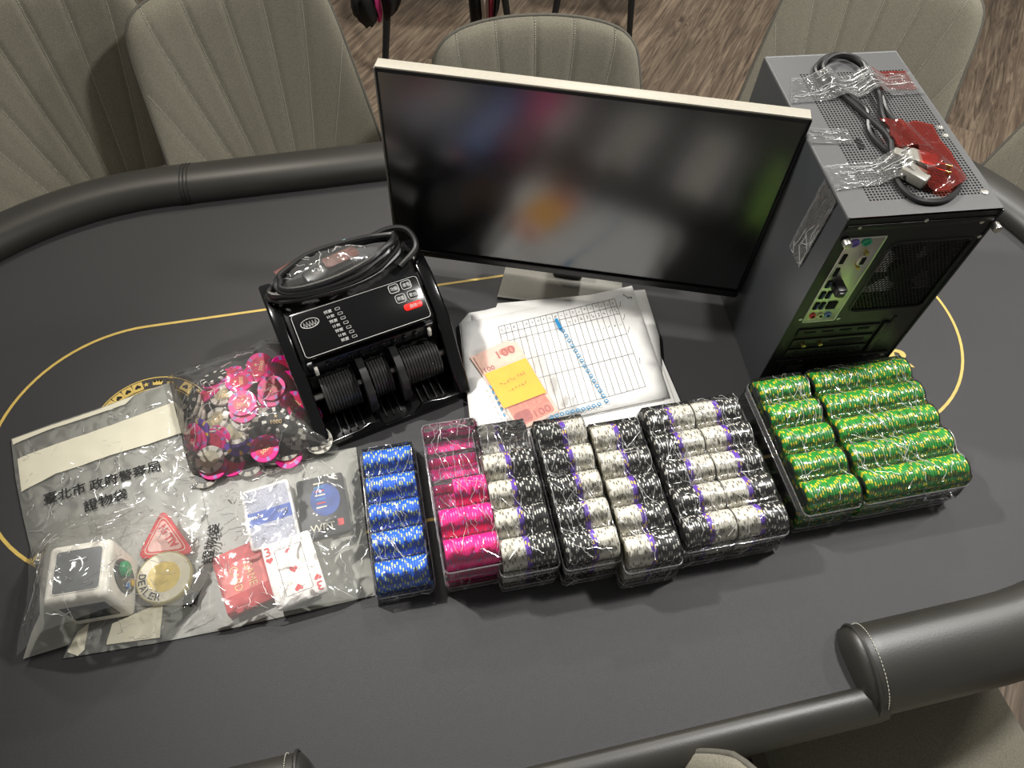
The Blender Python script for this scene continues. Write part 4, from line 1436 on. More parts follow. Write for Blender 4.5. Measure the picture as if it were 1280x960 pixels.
def chip_mesh(nm, nspots=8, with_inlay=True):
    """disc lying flat, centred; edge spots run over the rim on to the faces"""
    seg = 48
    b = MB()
    e = 0.0005
    prof = [(0.0128, CH_T / 2), (CH_R - 0.0005, CH_T / 2), (CH_R, CH_T / 2 - e), (CH_R, CH_T * 0.27), (CH_R, -CH_T * 0.27), (CH_R, -CH_T / 2 + e), (CH_R - 0.0005, -CH_T / 2), (0.0128, -CH_T / 2)]
    rings = [[b.bm.verts.new((r * math.cos(2 * PI * k / seg), r * math.sin(2 * PI * k / seg), z)) for k in range(seg)] for r, z in prof]
    per = seg // nspots
    for i in range(len(rings) - 1):
        for k in range(seg):
            f = b.bm.faces.new((rings[i][k], rings[i][(k + 1) % seg], rings[i + 1][(k + 1) % seg], rings[i + 1][k]))
            f.material_index = 1 if (k % per) < 2 and i in (0, 3, 6) else 0
    f = b.bm.faces.new(rings[0])
    f.material_index = 2
    f = b.bm.faces.new(rings[-1])
    f.material_index = 2
    return b.mesh('poker_chip', CHIP_MATS[nm], 0.5)
CHIP_ME = {k: chip_mesh(k, 6 if k in ('purple', 'pink', 'white') else 8) for k in CHIP_MATS}

RY = 0.255
ORD = ['front row', 'second row', 'middle row', 'fourth row', 'back row']
def nth(k):
    return f'{k}' + ('th' if 10 <= k % 100 <= 20 else {1: 'st', 2: 'nd', 3: 'rd'}.get(k % 10, 'th'))
rng = random.Random(11)
RACKS = {}
TIER = 0.0425
def clear_rack(name, F, W, L, z, label, wall=0.017, lip=0.004):
    """clear tray: five troughs open at the top, with a flanged rim"""
    o = empty(name, F @ Vector((0, 0, z)), RY)
    tag(o, label, 'chip rack', 'clear plastic chip racks')
    x0, x1, y0, y1 = -0.003, W + 0.003, -0.004, L + 0.002
    t = MB()
    # trough floor following the chips
    rows = []
    for j in range(61):
        y = y0 + (y1 - y0) * j / 60
        c = (math.floor(min(max(y, 0), L - 1e-6) / 0.04) + 0.5) * 0.04
        d = min(0.0198, abs(y - c))
        zz = 0.0008 + (0.0200 - math.sqrt(max(0, 0.0200 ** 2 - d * d))) * 0.75
        rows.append([Vector((x0, y, zz)), Vector((W / 2, y, zz)), Vector((x1, y, zz))])
    t.grid(rows)
    t.build('trough_floor', m_acrylic, o, smooth=True)
    out = rrect(x1 - x0, y1 - y0, 0.006, 4, (x0 + x1) / 2, (y0 + y1) / 2)
    out2 = rrect(x1 - x0 + 0.003, y1 - y0 + 0.003, 0.0075, 4, (x0 + x1) / 2, (y0 + y1) / 2)
    out3 = rrect(x1 - x0 + 0.003 + 2 * lip, y1 - y0 + 0.003 + 2 * lip, 0.0075 + lip, 4, (x0 + x1) / 2, (y0 + y1) / 2)
    w = MB()
    w.grid([[Vector((p[0], p[1], 0.0)) for p in out + out[:1]], [Vector((p[0], p[1], wall)) for p in out2 + out2[:1]]])
    w.build('rack_wall', m_acrylic_wall, o, smooth=True)
    r = MB()
    r.tube([(p[0], p[1], wall) for p in out2], 0.0011, 6, closed=True)
    r.tube([(p[0], p[1], 0.0009) for p in out], 0.0009, 6, closed=True)
    r.build('rack_rim', m_acrylic_wall, o, smooth=True)
    return o

def chip_row(F, zc, row, seq, rackname, W):
    """one row of chips standing on edge, axis along the row; seq is the list of colours"""
    n = len(seq)
    y = 0.02 + 0.04 * row
    pitch = W / n
    for i, c in enumerate(seq):
        o = bpy.data.objects.new(c + '_poker_chip', CHIP_ME[c])
        COL.objects.link(o)
        M = (F @ Matrix.Translation((pitch * (i + 0.5), y + rng.uniform(-0.0004, 0.0004), zc + rng.uniform(-0.0003, 0.0003)))
             @ Matrix.Rotation(PI / 2, 4, 'Y') @ Matrix.Rotation(rng.uniform(0, 2 * PI), 4, 'Z'))
        o.matrix_world = M
        num = seq[:i + 1].count(c)
        tag(o, f'{nth(num)} {c} chip from the left, {ORD[row]} of {rackname}', 'poker chip', f'{c} chips in {rackname}')

def rack_frame(cx, cy):
    """frame whose origin is the front left corner (row 0, x = 0) at table height"""
    return Matrix.Translation((cx, cy, 0)) @ Matrix.Rotation(RY, 4, 'Z')
def front_left(row0_left, back=0.010):
    """from the measured left end of the front row's axis"""
    p = Vector((row0_left[0], row0_left[1], 0)) - (Matrix.Rotation(RY, 3, 'Z') @ Vector((0, 0.02 + back, 0)))
    return rack_frame(p.x, p.y)

def wrap(F, W, L, ztop, zlow, label, profile=True, seed=0, crease_glints=26, rows=5, material=None):
    crease_glints = int(crease_glints * 1.5)
    """stretch film pulled over the chips and down the sides of the stack"""
    nx, ny = max(16, int(W / 0.0035)), 96
    mx, my = 0.004, 0.006
    drop = ztop - zlow
    def h(x, y):
        yy = min(max(y, 0), L)
        c = (math.floor(min(yy, L - 1e-6) / 0.04) + 0.5) * 0.04
        d = abs(yy - c)
        v = 0.0200 - math.sqrt(max(0, 0.0200 ** 2 - min(d, 0.0165) ** 2))
        return ztop + 0.0012 - v * 0.85 + 0.0010 * wrinkle(x * 1.6, y * 0.6, 90, seed)
    us = [('s', t) for t in (1.0, 0.8, 0.6, 0.4, 0.25, 0.12)] + [('m', i / nx) for i in range(nx + 1)] + [('e', t) for t in (0.12, 0.25, 0.4, 0.6, 0.8, 1.0)]
    vs = [('s', t) for t in (1.0, 0.8, 0.6, 0.4, 0.25, 0.12)] + [('m', j / ny) for j in range(ny + 1)] + [('e', t) for t in (0.12, 0.25, 0.4, 0.6, 0.8, 1.0)]
    def pos(u, v):
        k1, t1 = u
        k2, t2 = v
        x = {'s': -0.001 - mx * t1, 'm': W * t1, 'e': W + 0.001 + mx * t1}[k1]
        y = {'s': -my * t2 - 0.001, 'm': L * t2, 'e': L + my * t2}[k2]
        z = h(x, y)
        dz = 0.0
        if k1 != 'm':
            dz = max(dz, drop * t1)
        if k2 != 'm':
            dz = max(dz, (drop - 0.006) * t2)
        w = 0.0016 * noise.noise(Vector((x * 70, y * 70, z * 70 + seed)))
        if dz > 0:
            return Vector((x + w * (1 if k1 != 'm' else 0), y + w * (1 if k2 != 'm' else 0), max(zlow, ztop - 0.004 - dz)))
        return Vector((x, y, z))
    b = MB()
    b.grid([[pos(u, v) for u in us] for v in vs])
    o = b.build('stretch_film', material or m_film, smooth=True)
    o.matrix_world = F
    tag(o, label, 'plastic film', 'clear film around the chip racks')
    r2 = random.Random(seed + 100)
    cb = MB()
    for k in range(crease_glints):
        x0, y0 = r2.uniform(0.0, W), r2.uniform(-0.002, L - 0.01)
        L2 = r2.uniform(0.012, 0.05)
        a = r2.gauss(PI / 2 + 0.15, 0.5)
        pp = []
        n = 9
        for i in range(n):
            x = x0 + L2 * math.cos(a) * i / n + 0.003 * noise.noise(Vector((i * 0.5, k, seed)))
            y = y0 + L2 * math.sin(a) * i / n + 0.003 * noise.noise(Vector((i * 0.5, k, seed + 7)))
            x = min(max(x, 0), W)
            y = min(max(y, 0), L)
            pp.append((x, y, h(x, y) + 0.0004))
        cb.tube(pp, r2.uniform(0.00025, 0.0005), 4)
    for k in range(3):
        x0 = r2.uniform(0, W)
        cb.tube([(x0 + 0.002 * i * r2.uniform(-1, 1), -my * i / 5 - 0.0016, ztop - 0.012 - (drop - 0.016) * i / 5) for i in range(6)], 0.0005, 4)
    cb.build('film_crease_glint', m_crease_glint, o)['kind'] = 'stuff'
    return o

Z1, Z2 = 0.0215, 0.0215 + TIER
L5 = 0.20
W1 = 0.066
# blue rack, one layer
F = front_left((-0.158, 0.314), 0.013)
clear_rack('chip_rack', F, W1, L5, 0.0, 'clear rack under the blue chips')
for r in range(5):
    chip_row(F, Z1, r, ['blue'] * 20, 'the blue rack', W1)
wrap(F, W1, L5, Z1 + CH_R, 0.004, 'clear film wrapped over the blue chips', seed=1)
# pink racks, two layers, upper one half empty
F = front_left((-0.071, 0.330))
clear_rack('chip_rack', F, W1, L5, 0.0, 'lower clear rack of the pink chips')
clear_rack('chip_rack', F, W1, L5, TIER, 'upper clear rack of the pink chips, empty at the back', wall=0.030)
for r in (0, 2, 3, 4):
    chip_row(F, Z1, r, ['pink'] * 20, 'the lower pink rack', W1)
for r in (0, 1):
    chip_row(F, Z2, r, ['pink'] * 20, 'the upper pink rack', W1)
FH = F @ Matrix.Translation((0.024, 0, 0))
chip_row(FH, Z2, 2, ['pink'] * 13, 'the upper pink rack', W1 - 0.024)
wrap(F, W1, L5, Z2 + CH_R, 0.004, 'clear film wrapped over the pink chips', seed=2, crease_glints=30)
# black and white racks
MIX = {'A': ['white'] * 9 + ['purple'] * 2 + ['black'] * 9, 'B': ['black'] * 10 + ['purple'] * 2 + ['white'] * 8, 'C': ['white'] * 9 + ['purple'] * 2 + ['black'] * 9,
       'D': ['black'] * 9 + ['purple'] * 2 + ['white'] * 9, 'E': ['white'] * 9 + ['purple'] * 2 + ['black'] * 9}
NAMES = {'A': 'the first mixed rack', 'B': 'the second mixed rack', 'C': 'the middle mixed rack',
         'D': 'the fourth mixed rack', 'E': 'the last mixed rack'}
LONG = {'A': 'the first black and white rack, beside the pink', 'B': 'the second black and white rack from the pink', 'C': 'the third black and white rack from the pink',
        'D': 'the fourth black and white rack from the pink', 'E': 'the fifth black and white rack, beside the green'}
POS = {'A': (-0.003, 0.334), 'B': (0.075, 0.347), 'C': (0.150, 0.348), 'D': (0.2235, 0.3795), 'E': (0.2895, 0.3960)}
for s, k in enumerate('ABCDE'):
    F = front_left(POS[k])
    clear_rack('chip_rack', F, W1, L5, 0.0, 'lower clear tray of ' + LONG[k])
    clear_rack('chip_rack', F, W1, L5, TIER, 'upper clear tray of ' + LONG[k])
    seq = MIX[k]
    low = [0] + ([4] if k == 'A' else [])
    for r in low:
        chip_row(F, Z1, r, seq, 'the tray under ' + NAMES[k], W1)
    for r in range(4 if k == 'A' else 5):
        chip_row(F, Z2, r, seq, NAMES[k], W1)
    wrap(F, W1, L5, Z2 + CH_R, 0.004, 'clear film wrapped over ' + LONG[k], seed=3 + s, crease_glints=44 if k in 'BD' else 26)
# green racks
G1 = front_left((0.387, 0.435), 0.005)
G2 = front_left((0.468, 0.459), 0.007)
WG2 = 0.146
for F, W, nm, n, c in ((G1, 0.072, 'the narrow green rack', 20, 26), (G2, WG2, 'the wide green rack', 40, 60)):
    clear_rack('chip_rack', F, W, L5, 0.0, 'lower clear tray of ' + nm)
    clear_rack('chip_rack', F, W, L5, TIER, 'upper clear tray of ' + nm)
    for r in range(5):
        chip_row(F, Z2, r, ['green'] * n, nm, W)
    # the bottom layer, mostly hidden: only its near row is seen
    lb = MB()
    wlow = W if n == 20 else 0.078
    for i in range(int(wlow / 0.0036)):
        m = (Matrix.Translation((0.0036 * (i + 0.5), 0.02, Z1)) @ Matrix.Rotation(PI / 2, 4, 'Y') @ Matrix.Rotation(rng.uniform(0, 6.28), 4, 'Z'))
        t = bmesh.new()
        t.from_mesh(CHIP_ME['green'])
        t.transform(m)
        mp = {v: lb.bm.verts.new(v.co) for v in t.verts}
        for f in t.faces:
            nf = lb.bm.faces.new([mp[v] for v in f.verts])
            nf.material_index = f.material_index
        t.free()
    lo = lb.build('hidden_chip_row', CHIP_MATS['green'], smooth=0.5)
    lo.matrix_world = F
    tag(lo, 'green chips of the bottom layer seen through ' + nm, 'poker chips', None, 'stuff')
    wrap(F, W, L5, Z2 + CH_R, 0.004 if n == 20 else 0.020, 'clear film wrapped over ' + nm, seed=12 + n, crease_glints=c)

# ------------------------------------------------------------------ bag of loose chips
def pile_top(x, y):
    c = P(320, 520, 0.03)
    d = Vector((x - c.x, y - c.y))
    return 0.012 + 0.038 * max(0, 1 - (d.length / 0.13) ** 2)
m_goldtext = mat('gold_text', srgb(236, 206, 150), 0.5, var=0.05)
def inlay_mesh(nm):
    b = MB()
    b.lathe([(0.0124, 0.0), (0.0124, 0.0004)], 28)
    return b.mesh('inlay', CHIP_MATS[nm][2], 0.5)
INLAY = {k: inlay_mesh(k) for k in ('pink', 'white', 'black', 'grey', 'purple')}
def loose_chip(px, py, z, col, tilt=0.0, tdir=0.0, spin=0.0, label=None, value=None):
    c = P(px, py, z)
    o = bpy.data.objects.new(col + '_poker_chip', CHIP_ME[col])
    COL.objects.link(o)
    ax = Vector((math.cos(tdir + PI / 2), math.sin(tdir + PI / 2), 0))
    o.matrix_world = Matrix.Translation(c) @ Matrix.Rotation(tilt, 4, ax) @ Matrix.Rotation(spin, 4, 'Z')
    tag(o, label or '', 'poker chip', f'loose {col} chips in the clear bag')
    LOOSE.append((px, py, col, o, label))
    link_mesh('inlay', INLAY[col], o, (0, 0, CH_T / 2))
    if value:
        me, x0, x1, y0, y1 = text_mesh(value, m_goldtext, 'CENTER', 0.01)
        t = link_mesh('printed_value', me, o, (0, -0.003, CH_T / 2 + 0.0005))
        s = 0.015 / (x1 - x0)
        t.scale = (s, s, 0.01)
        st = link_mesh('printed_star', STAR_ME, o, (0, 0.0055, CH_T / 2 + 0.0006))
    return o
STAR_ME = MB().prism(star_pts(0.0026), 0, 0.0001).mesh('printed_star', m_goldtext, 0.5)
LOOSE = []
def cb(x, y):
    return 210 + x / 5.055, 420 + y / 5.055
TOPS = [  # crop x, crop y, height, colour, tilt, tilt direction, spin, value
    (470, 425, 0.050, 'pink', 0.15, -1.4, 0.1, '5000', 'pink 5000 chip lying upright on the middle of the bagged pile'),
    (478, 470, 0.045, 'pink', 0.15, -1.4, 0.8, None, None),
    (655, 330, 0.047, 'pink', 0.15, -1.3, 3.1, '5000', 'pink 5000 chip printed upside down right of the middle of the pile'),
    (655, 372, 0.042, 'pink', 0.12, -1.3, 1.1, None, None),
    (800, 432, 0.036, 'pink', 0.35, -0.8, 2.6, '5000', 'pink 5000 chip tilted against the banknote counter'),
    (580, 188, 0.036, 'pink', 0.35, -1.6, 1.5, '5000', 'pink 5000 chip at the far side of the bagged pile'),
    (725, 205, 0.034, 'pink', 0.75, -0.2, 1.0, None, None), (700, 215, 0.032, 'pink', 0.7, -0.2, 0.5, None, None),
    (450, 290, 0.042, 'pink', 0.2, 1.0, 1.9, '5000', 'pink 5000 chip half hidden behind the middle chip'),
    (390, 240, 0.034, 'pink', 0.5, 2.2, 0.3, None, None), (560, 235, 0.032, 'pink', 0.2, 1.5, 0.3, None, None),
    (610, 712, 0.032, 'pink', 0.25, -1.5, 0.9, '5000', 'pink 5000 chip at the near edge of the bagged pile'),
    (612, 672, 0.028, 'pink', 0.2, -1.5, 0.2, None, None),
    (682, 532, 0.041, 'black', 0.25, -1.2, 0.2, '1000', 'black chip facing up in the middle right of the pile'),
    (765, 590, 0.035, 'grey', 0.35, -1.0, 0.2, None, None), (800, 610, 0.031, 'white', 0.35, -1.0, 0.5, None, None), (822, 635, 0.027, 'white', 0.4, -1.0, 0.9, None, None),
    (930, 640, 0.025, 'grey', 0.35, -0.9, 0.4, None, None), (950, 660, 0.021, 'white', 0.35, -0.9, 0.1, None, None),
    (355, 375, 0.040, 'white', 0.25, 2.4, 0.2, '100', 'white chip facing up at the left of the middle pink chip'),
    (305, 530, 0.036, 'white', 0.35, 3.4, 0.8, '100', 'white chip facing up nearest the evidence bag'),
    (265, 780, 0.022, 'white', 0.2, -1.6, 0.8, None, None), (285, 822, 0.016, 'pink', 0.2, -1.4, 0.8, None, None),
    (430, 600, 0.034, 'white', 0.3, -1.6, 0.1, None, None), (490, 520, 0.039, 'white', 0.12, -1.5, 0.1, None, None),
    (445, 672, 0.028, 'purple', 0.35, -1.5, 0.8, None, None), (440, 712, 0.023, 'black', 0.3, -1.5, 0.4, None, None),
    (745, 705, 0.020, 'grey', 0.2, -1.2, 0.4, None, None), (510, 805, 0.012, 'grey', 0.15, -1.6, 0.4, None, None), (760, 755, 0.014, 'pink', 0.15, -1.4, 0.3, None, None),
    (150, 400, 0.032, 'black', 0.95, 3.3, 0.3, None, None), (170, 440, 0.029, 'white', 0.95, 3.3, 0.7, None, None), (185, 480, 0.027, 'white', 0.9, 3.4, 0.1, None, None), (195, 520, 0.025, 'white', 0.9, 3.5, 0.4, None, None),
    (290, 262, 0.034, 'black', 0.55, 2.2, 0.2, None, None), (300, 285, 0.030, 'pink', 0.5, 2.2, 0.2, None, None), (255, 360, 0.030, 'pink', 0.6, 2.8, 0.2, None, None),
    (160, 640, 0.022, 'pink', 0.8, -2.4, 0.2, None, None), (185, 665, 0.020, 'pink', 0.8, -2.4, 0.7, None, None), (205, 610, 0.024, 'purple', 0.8, -2.4, 0.7, None, None),
    (295, 670, 0.024, 'pink', 0.8, -2.0, 0.2, None, None), (320, 650, 0.026, 'pink', 0.8, -2.0, 0.5, None, None),
    (560, 600, 0.034, 'grey', 0.5, -1.3, 0.5, None, None), (860, 520, 0.026, 'white', 0.5, -0.6, 0.5, None, None), (890, 510, 0.024, 'pink', 0.6, -0.5, 0.5, None, None),
    (770, 300, 0.030, 'pink', 0.5, -0.3, 0.5, None, None), (230, 880, 0.008, 'grey', 0.1, -1.6, 0.2, None, None), (400, 800, 0.014, 'pink', 0.3, -1.7, 0.2, None, None),
    (660, 790, 0.009, 'grey', 0.1, -1.6, 0.2, None, None), (190, 730, 0.012, 'black', 0.5, -2.4, 0.1, None, None), (880, 700, 0.010, 'grey', 0.2, -1.0, 0.2, None, None),
]
for (x, y, z, c, ti, td, sp, val, lab) in TOPS:
    loose_chip(*cb(x, y), z, c, ti, td, sp, lab, val)
rng = random.Random(31)
cc0 = P(320, 520, 0.02)
for k in range(60):
    px, py = rng.uniform(240, 400), rng.uniform(455, 578)
    q = P(px, py, 0.01)
    if py > 600 - 0.25 * (px - 230) or py < 520 - 0.62 * (px - 220):
        continue
    loose_chip(px, py, 0.004 + rng.random() * 0.010, rng.choice(['pink', 'grey', 'white', 'black', 'pink']), rng.uniform(0, 0.3), rng.uniform(0, 6), rng.uniform(0, 6))
for col in CHIP_MATS:
    for k, (px, py, c, o, lab) in enumerate(sorted([q for q in LOOSE if q[2] == col], key=lambda q: (q[0], q[1]))):
        if not lab:
            o['label'] = f'{nth(k + 1)} {col} chip from the left among the loose chips in the bag'
bagpx = [(210, 472), (236, 466), (270, 452), (312, 440), (332, 428), (350, 428), (362, 442), (378, 470), (398, 515), (424, 560), (420, 568), (380, 580), (320, 592), (262, 606), (240, 598), (232, 570), (222, 525)]
bw = [P(x, y, 0.002) for x, y in bagpx]
bc = sum(bw, Vector()) / len(bw)
def chipbag_h(x, y):
    q = Vector((x + bc.x, y + bc.y, 0))
    dmin = 9
    for i in range(len(bw)):
        a, b2 = bw[i], bw[(i + 1) % len(bw)]
        ab = (b2 - a).to_2d()
        t = max(0, min(1, (q.to_2d() - a.to_2d()).dot(ab) / ab.length_squared))
        dmin = min(dmin, (q.to_2d() - a.to_2d() - ab * t).length)
    return 0.003 + 0.060 * (1 - math.exp(-dmin / 0.026)) + 0.003 * wrinkle(x, y, 45, 4) * min(1, dmin / 0.02)
cbag = sheet([(q.x - bc.x, q.y - bc.y) for q in bw], chipbag_h, 0.006, 'chip_bag', m_chipbag)
cbag.location = (bc.x, bc.y, 0)
tag(cbag, 'clear crinkled bag full of loose pink, white and black poker chips', 'plastic bag')
b = MB()
for k in range(46):
    x0, y0 = rng.uniform(-0.10, 0.10), rng.uniform(-0.09, 0.08)
    q = Vector((x0 + bc.x, y0 + bc.y, 0))
    a = rng.uniform(0, PI)
    L = rng.uniform(0.01, 0.035)
    pp = []
    ok = True
    for i in range(8):
        x = x0 + L * math.cos(a) * i / 7 + 0.004 * noise.noise(Vector((i * 0.5, k, 1)))
        y = y0 + L * math.sin(a) * i / 7 + 0.004 * noise.noise(Vector((i * 0.5, k, 8)))
        hh = chipbag_h(x, y)
        if hh < 0.02 or (x / 0.12) ** 2 + (y / 0.10) ** 2 > 1:
            ok = False
        pp.append((x, y, hh + 0.0004))
    if ok:
        b.tube(pp, rng.uniform(0.0003, 0.0006), 4)
b.build('bag_crease_glint', m_crease_glint, cbag)['kind'] = 'stuff'
lettering('printed_mark', '物', P(283, 460, 0.052), P(292, 452, 0.052), (0, -0.3, 1), m_blackprint, cbag)

# ------------------------------------------------------------------ playing cards and game pieces inside the evidence bags
def card_deck(name, px4, z0, thick, m, label, w=0.063, h=0.088):
    """deck or card: px4 = far-left, far-right, near-right, near-left in the picture; z0 is the underside"""
    q = [P(x, y, z0 + thick) for x, y in px4]
    c = (q[0] + q[1] + q[2] + q[3]) / 4
    d = ((q[1] - q[0]) + (q[2] - q[3])).normalized()
    yaw = math.atan2(d.y, d.x)
    o = empty(name, (c.x, c.y, z0), yaw)
    tag(o, label, 'playing cards')
    MB().prism(rrect(w, h, 0.004, 4), 0, thick, bevel=0.0003).build('card_block', m, o, smooth=0.5)
    bpy.context.view_layer.update()
    return o, o.matrix_world.copy(), thick
m_card = mat('card_white', srgb(232, 230, 226), 0.45, var=0.02)
m_cardback = mat('card_back_pattern', srgb(168, 170, 184), 0.5, var=0.28, var_scale=420)
m_cardblue = mat('card_blue', srgb(46, 88, 176), 0.5, var=0.08, var_scale=60)
m_cardred = mat('card_red', srgb(200, 66, 72), 0.45, var=0.10, var_scale=40)
m_cardblack = mat('card_black', srgb(38, 40, 46), 0.45, var=0.25, var_scale=40)
m_navy = mat('card_navy', srgb(36, 74, 150), 0.5, var=0.3, var_scale=50)
def flat(name, pts, z, m, parent):
    return MB().prism(pts, z, z + 0.0002).build(name, m, parent, smooth=False)
o, M, t = card_deck('card_deck', [(302, 618), (357, 602), (373, 668), (318, 686)], 0.004, 0.014, m_card, 'white and blue backed deck of playing cards in the clear bag')
flat('back_pattern', rrect(0.056, 0.081, 0.003, 3), t + 0.0001, m_cardback, o)
flat('blue_band', rrect(0.056, 0.019, 0.0005, 1, 0, -0.001), t + 0.0003, m_cardblue, o)
for x in (-0.017, 0.017):
    lettering('printed_word', 'WPT', M @ Vector((x - 0.007, 0.000, t + 0.0006)), M @ Vector((x + 0.007, 0.000, t + 0.0006)), (0, 0, 1), m_whiteprint, o, height=0.0045)
o, M, t = card_deck('card_deck', [(371, 607), (426, 595), (434, 658), (384, 670)], 0.004, 0.006, m_cardblack, 'black printed card with blue glow and white letters in the clear bag')
flat('blue_print', [(0.004 + 0.020 * math.cos(2 * PI * k / 20), 0.008 + 0.024 * math.sin(2 * PI * k / 20)) for k in range(20)], t + 0.0001, m_navy, o)
lettering('printed_word', 'WPT', M @ Vector((-0.020, -0.031, t + 0.0004)), M @ Vector((0.012, -0.031, t + 0.0004)), (0, 0, 1), m_whiteprint, o, height=0.010)
flat('printed_mark', rrect(0.008, 0.010, 0.001, 2, 0.020, -0.029), t + 0.0003, m_red, o)
for k in range(7):
    flat('printed_line', rrect(0.014 - 0.001 * (k % 3), 0.0022, 0.0004, 1, -0.002, 0.034 - 0.006 * k), t + 0.0003, (m_whiteprint, m_blue2, m_red)[k % 3], o)
o, M, t = card_deck('card_deck', [(269, 699), (315, 678), (340, 746), (292, 766)], 0.004, 0.010, m_cardred, 'red card packet with gold lettering beside the three of hearts', 0.060, 0.084)
flat('pale_panel', rrect(0.054, 0.040, 0.002, 3, 0, 0.002), t + 0.0001, mat('card_red_pale', srgb(216, 112, 108), 0.5, var=0.15, var_scale=60), o)
lettering('printed_word', 'GAME', M @ Vector((0.010, 0.018, t + 0.0005)), M @ Vector((0.010, -0.016, t + 0.0005)), (0, 0, 1), m_goldtext, o, height=0.010)
lettering('printed_word', 'CARD', M @ Vector((-0.008, 0.018, t + 0.0005)), M @ Vector((-0.008, -0.016, t + 0.0005)), (0, 0, 1), m_goldtext, o, height=0.010)
o, M, t = card_deck('card_deck', [(329, 683), (383, 663), (410, 738), (346, 764)], 0.0145, 0.006, m_card, 'three of hearts on top of a white deck in the clear bag', 0.063, 0.088)
o.location.z = 0.0145
m_heart = mat('heart_red', srgb(200, 30, 44), 0.5, var=0.05)
for (x, y, s, r) in ((0, 0.026, 0.0055, 0), (0, 0, 0.0055, 0), (0, -0.026, 0.0055, PI), (-0.025, 0.022, 0.0048, 0), (0.025, -0.022, 0.0048, PI)):
    pts = [(x + a * math.cos(r) - b2 * math.sin(r), y + a * math.sin(r) + b2 * math.cos(r)) for a, b2 in heart_pts(s)]
    flat('heart', pts, t + 0.0002, m_heart, o)
lettering('card_index', '3', M @ Vector((-0.0285, 0.034, t + 0.0004)), M @ Vector((-0.0215, 0.034, t + 0.0004)), (0, 0, 1), m_heart, o, height=0.012)
lettering('card_index', '3', M @ Vector((0.0285, -0.034, t + 0.0004)), M @ Vector((0.0215, -0.034, t + 0.0004)), (0, 0, 1), m_heart, o, height=0.012)
MB().tube([(p[0], p[1], t + 0.0002) for p in rrect(0.034, 0.064, 0.001, 1)], 0.0003, 4, closed=True).build('printed_frame', m_ink, o)

# white timer cube
BH = 0.085
tb = [P(62, 684, BH), P(142, 672, BH), P(136, 745, BH), P(55, 760, BH)]
tc0 = sum(tb, Vector()) / 4
td = ((tb[1] - tb[0]) + (tb[2] - tb[3])).normalized()
tyaw = math.atan2(td.y, td.x)
BS = 0.071
tim = empty('electronic_timer', (tc0.x, tc0.y, 0.004), tyaw)
tag(tim, 'white cube timer with dark screen and green knob in the evidence bag', 'timer')
MB().box((0, 0, BH / 2), (BS, BS, BH), bevel=0.007, seg=3).build('housing', m_white, tim)
m_dark = mat('dark_display', srgb(44, 52, 58), 0.25, var=0.25, var_scale=50)
MB().prism(rrect(0.050, 0.050, 0.003, 3), BH - 0.001, BH + 0.0004).build('display', m_dark, tim, smooth=False)
MB().tube([(p[0], p[1], BH + 0.0002) for p in rrect(0.052, 0.052, 0.004, 3)], 0.0008, 5, closed=True).build('display_frame', m_white, tim)
MB().box((0.0, -BS / 2, BH / 2), (0.050, 0.0014, 0.046), bevel=0.0005).build('front_window', m_dark, tim)
SX = Matrix.Translation((BS / 2, 0, BH * 0.52)) @ Matrix.Rotation(PI / 2, 4, 'Y')
MB().prism([(0.030 * math.cos(2 * PI * k / 28), 0.020 * math.sin(2 * PI * k / 28)) for k in range(28)], 0, 0.0014, M=SX, bevel=0.0005).build('control_oval', m_dark, tim)
MB().lathe([(0.0100, 0), (0.0096, 0.006), (0.0070, 0.008)], 24, SX @ Matrix.Translation((-0.008, 0.006, 0.001))).build('knob', mat('green_knob', srgb(26, 158, 96), 0.35, var=0.05), tim)
MB().lathe([(0.0045, 0), (0.0042, 0.003), (0.003, 0.0036)], 20, SX @ Matrix.Translation((0.008, -0.009, 0.001))).build('button', mat('blue_button', srgb(40, 110, 170), 0.4, var=0.05), tim)
MB().lathe([(0.0050, 0), (0.0047, 0.003), (0.003, 0.0036)], 20, SX @ Matrix.Translation((0.019, -0.002, 0.001))).build('button', mat('yellow_button', srgb(206, 170, 60), 0.4, var=0.05), tim)

# all-in triangle
tri = [P(203, 636, 0.012), P(171, 698, 0.012), P(241, 690, 0.012)]
tcen = sum(tri, Vector()) / 3
def round_poly(pts, r, n=5):
    out = []
    N = len(pts)
    for i in range(N):
        p0, p1, p2 = pts[i - 1], pts[i], pts[(i + 1) % N]
        a = p1 + (p0 - p1).normalized() * r
        b2 = p1 + (p2 - p1).normalized() * r
        for k in range(n + 1):
            t = k / n
            out.append(a * (1 - t) ** 2 + p1 * 2 * t * (1 - t) + b2 * t * t)
    return out
ai = empty('all_in_marker', (tcen.x, tcen.y, 0.004))
tag(ai, 'red and white triangular ALL IN marker in the evidence bag', 'game marker')
loc3 = [(q - tcen).to_2d() for q in tri]
def scaled(s, r):
    return [(p.x, p.y) for p in round_poly([q * s for q in loc3], r)]
m_pinkplate = mat('pale_pink_plate', srgb(226, 180, 172), 0.5, var=0.08, var_scale=60)
MB().prism(scaled(1.06, 0.016), 0, 0.007, bevel=0.001).build('plate', m_red, ai)
MB().prism(scaled(0.84, 0.012), 0.0068, 0.0073).build('white_ring', m_whiteprint, ai, smooth=False)
MB().prism(scaled(0.80, 0.011), 0.0070, 0.0075).build('red_ring', m_red, ai, smooth=False)
MB().prism(scaled(0.70, 0.010), 0.0072, 0.0078).build('centre', m_pinkplate, ai, smooth=False)
a, b2 = loc3[2] * 0.66, loc3[0] * 0.66
ins = (Vector((0, 0)) - (a + b2) / 2).normalized() * 0.006
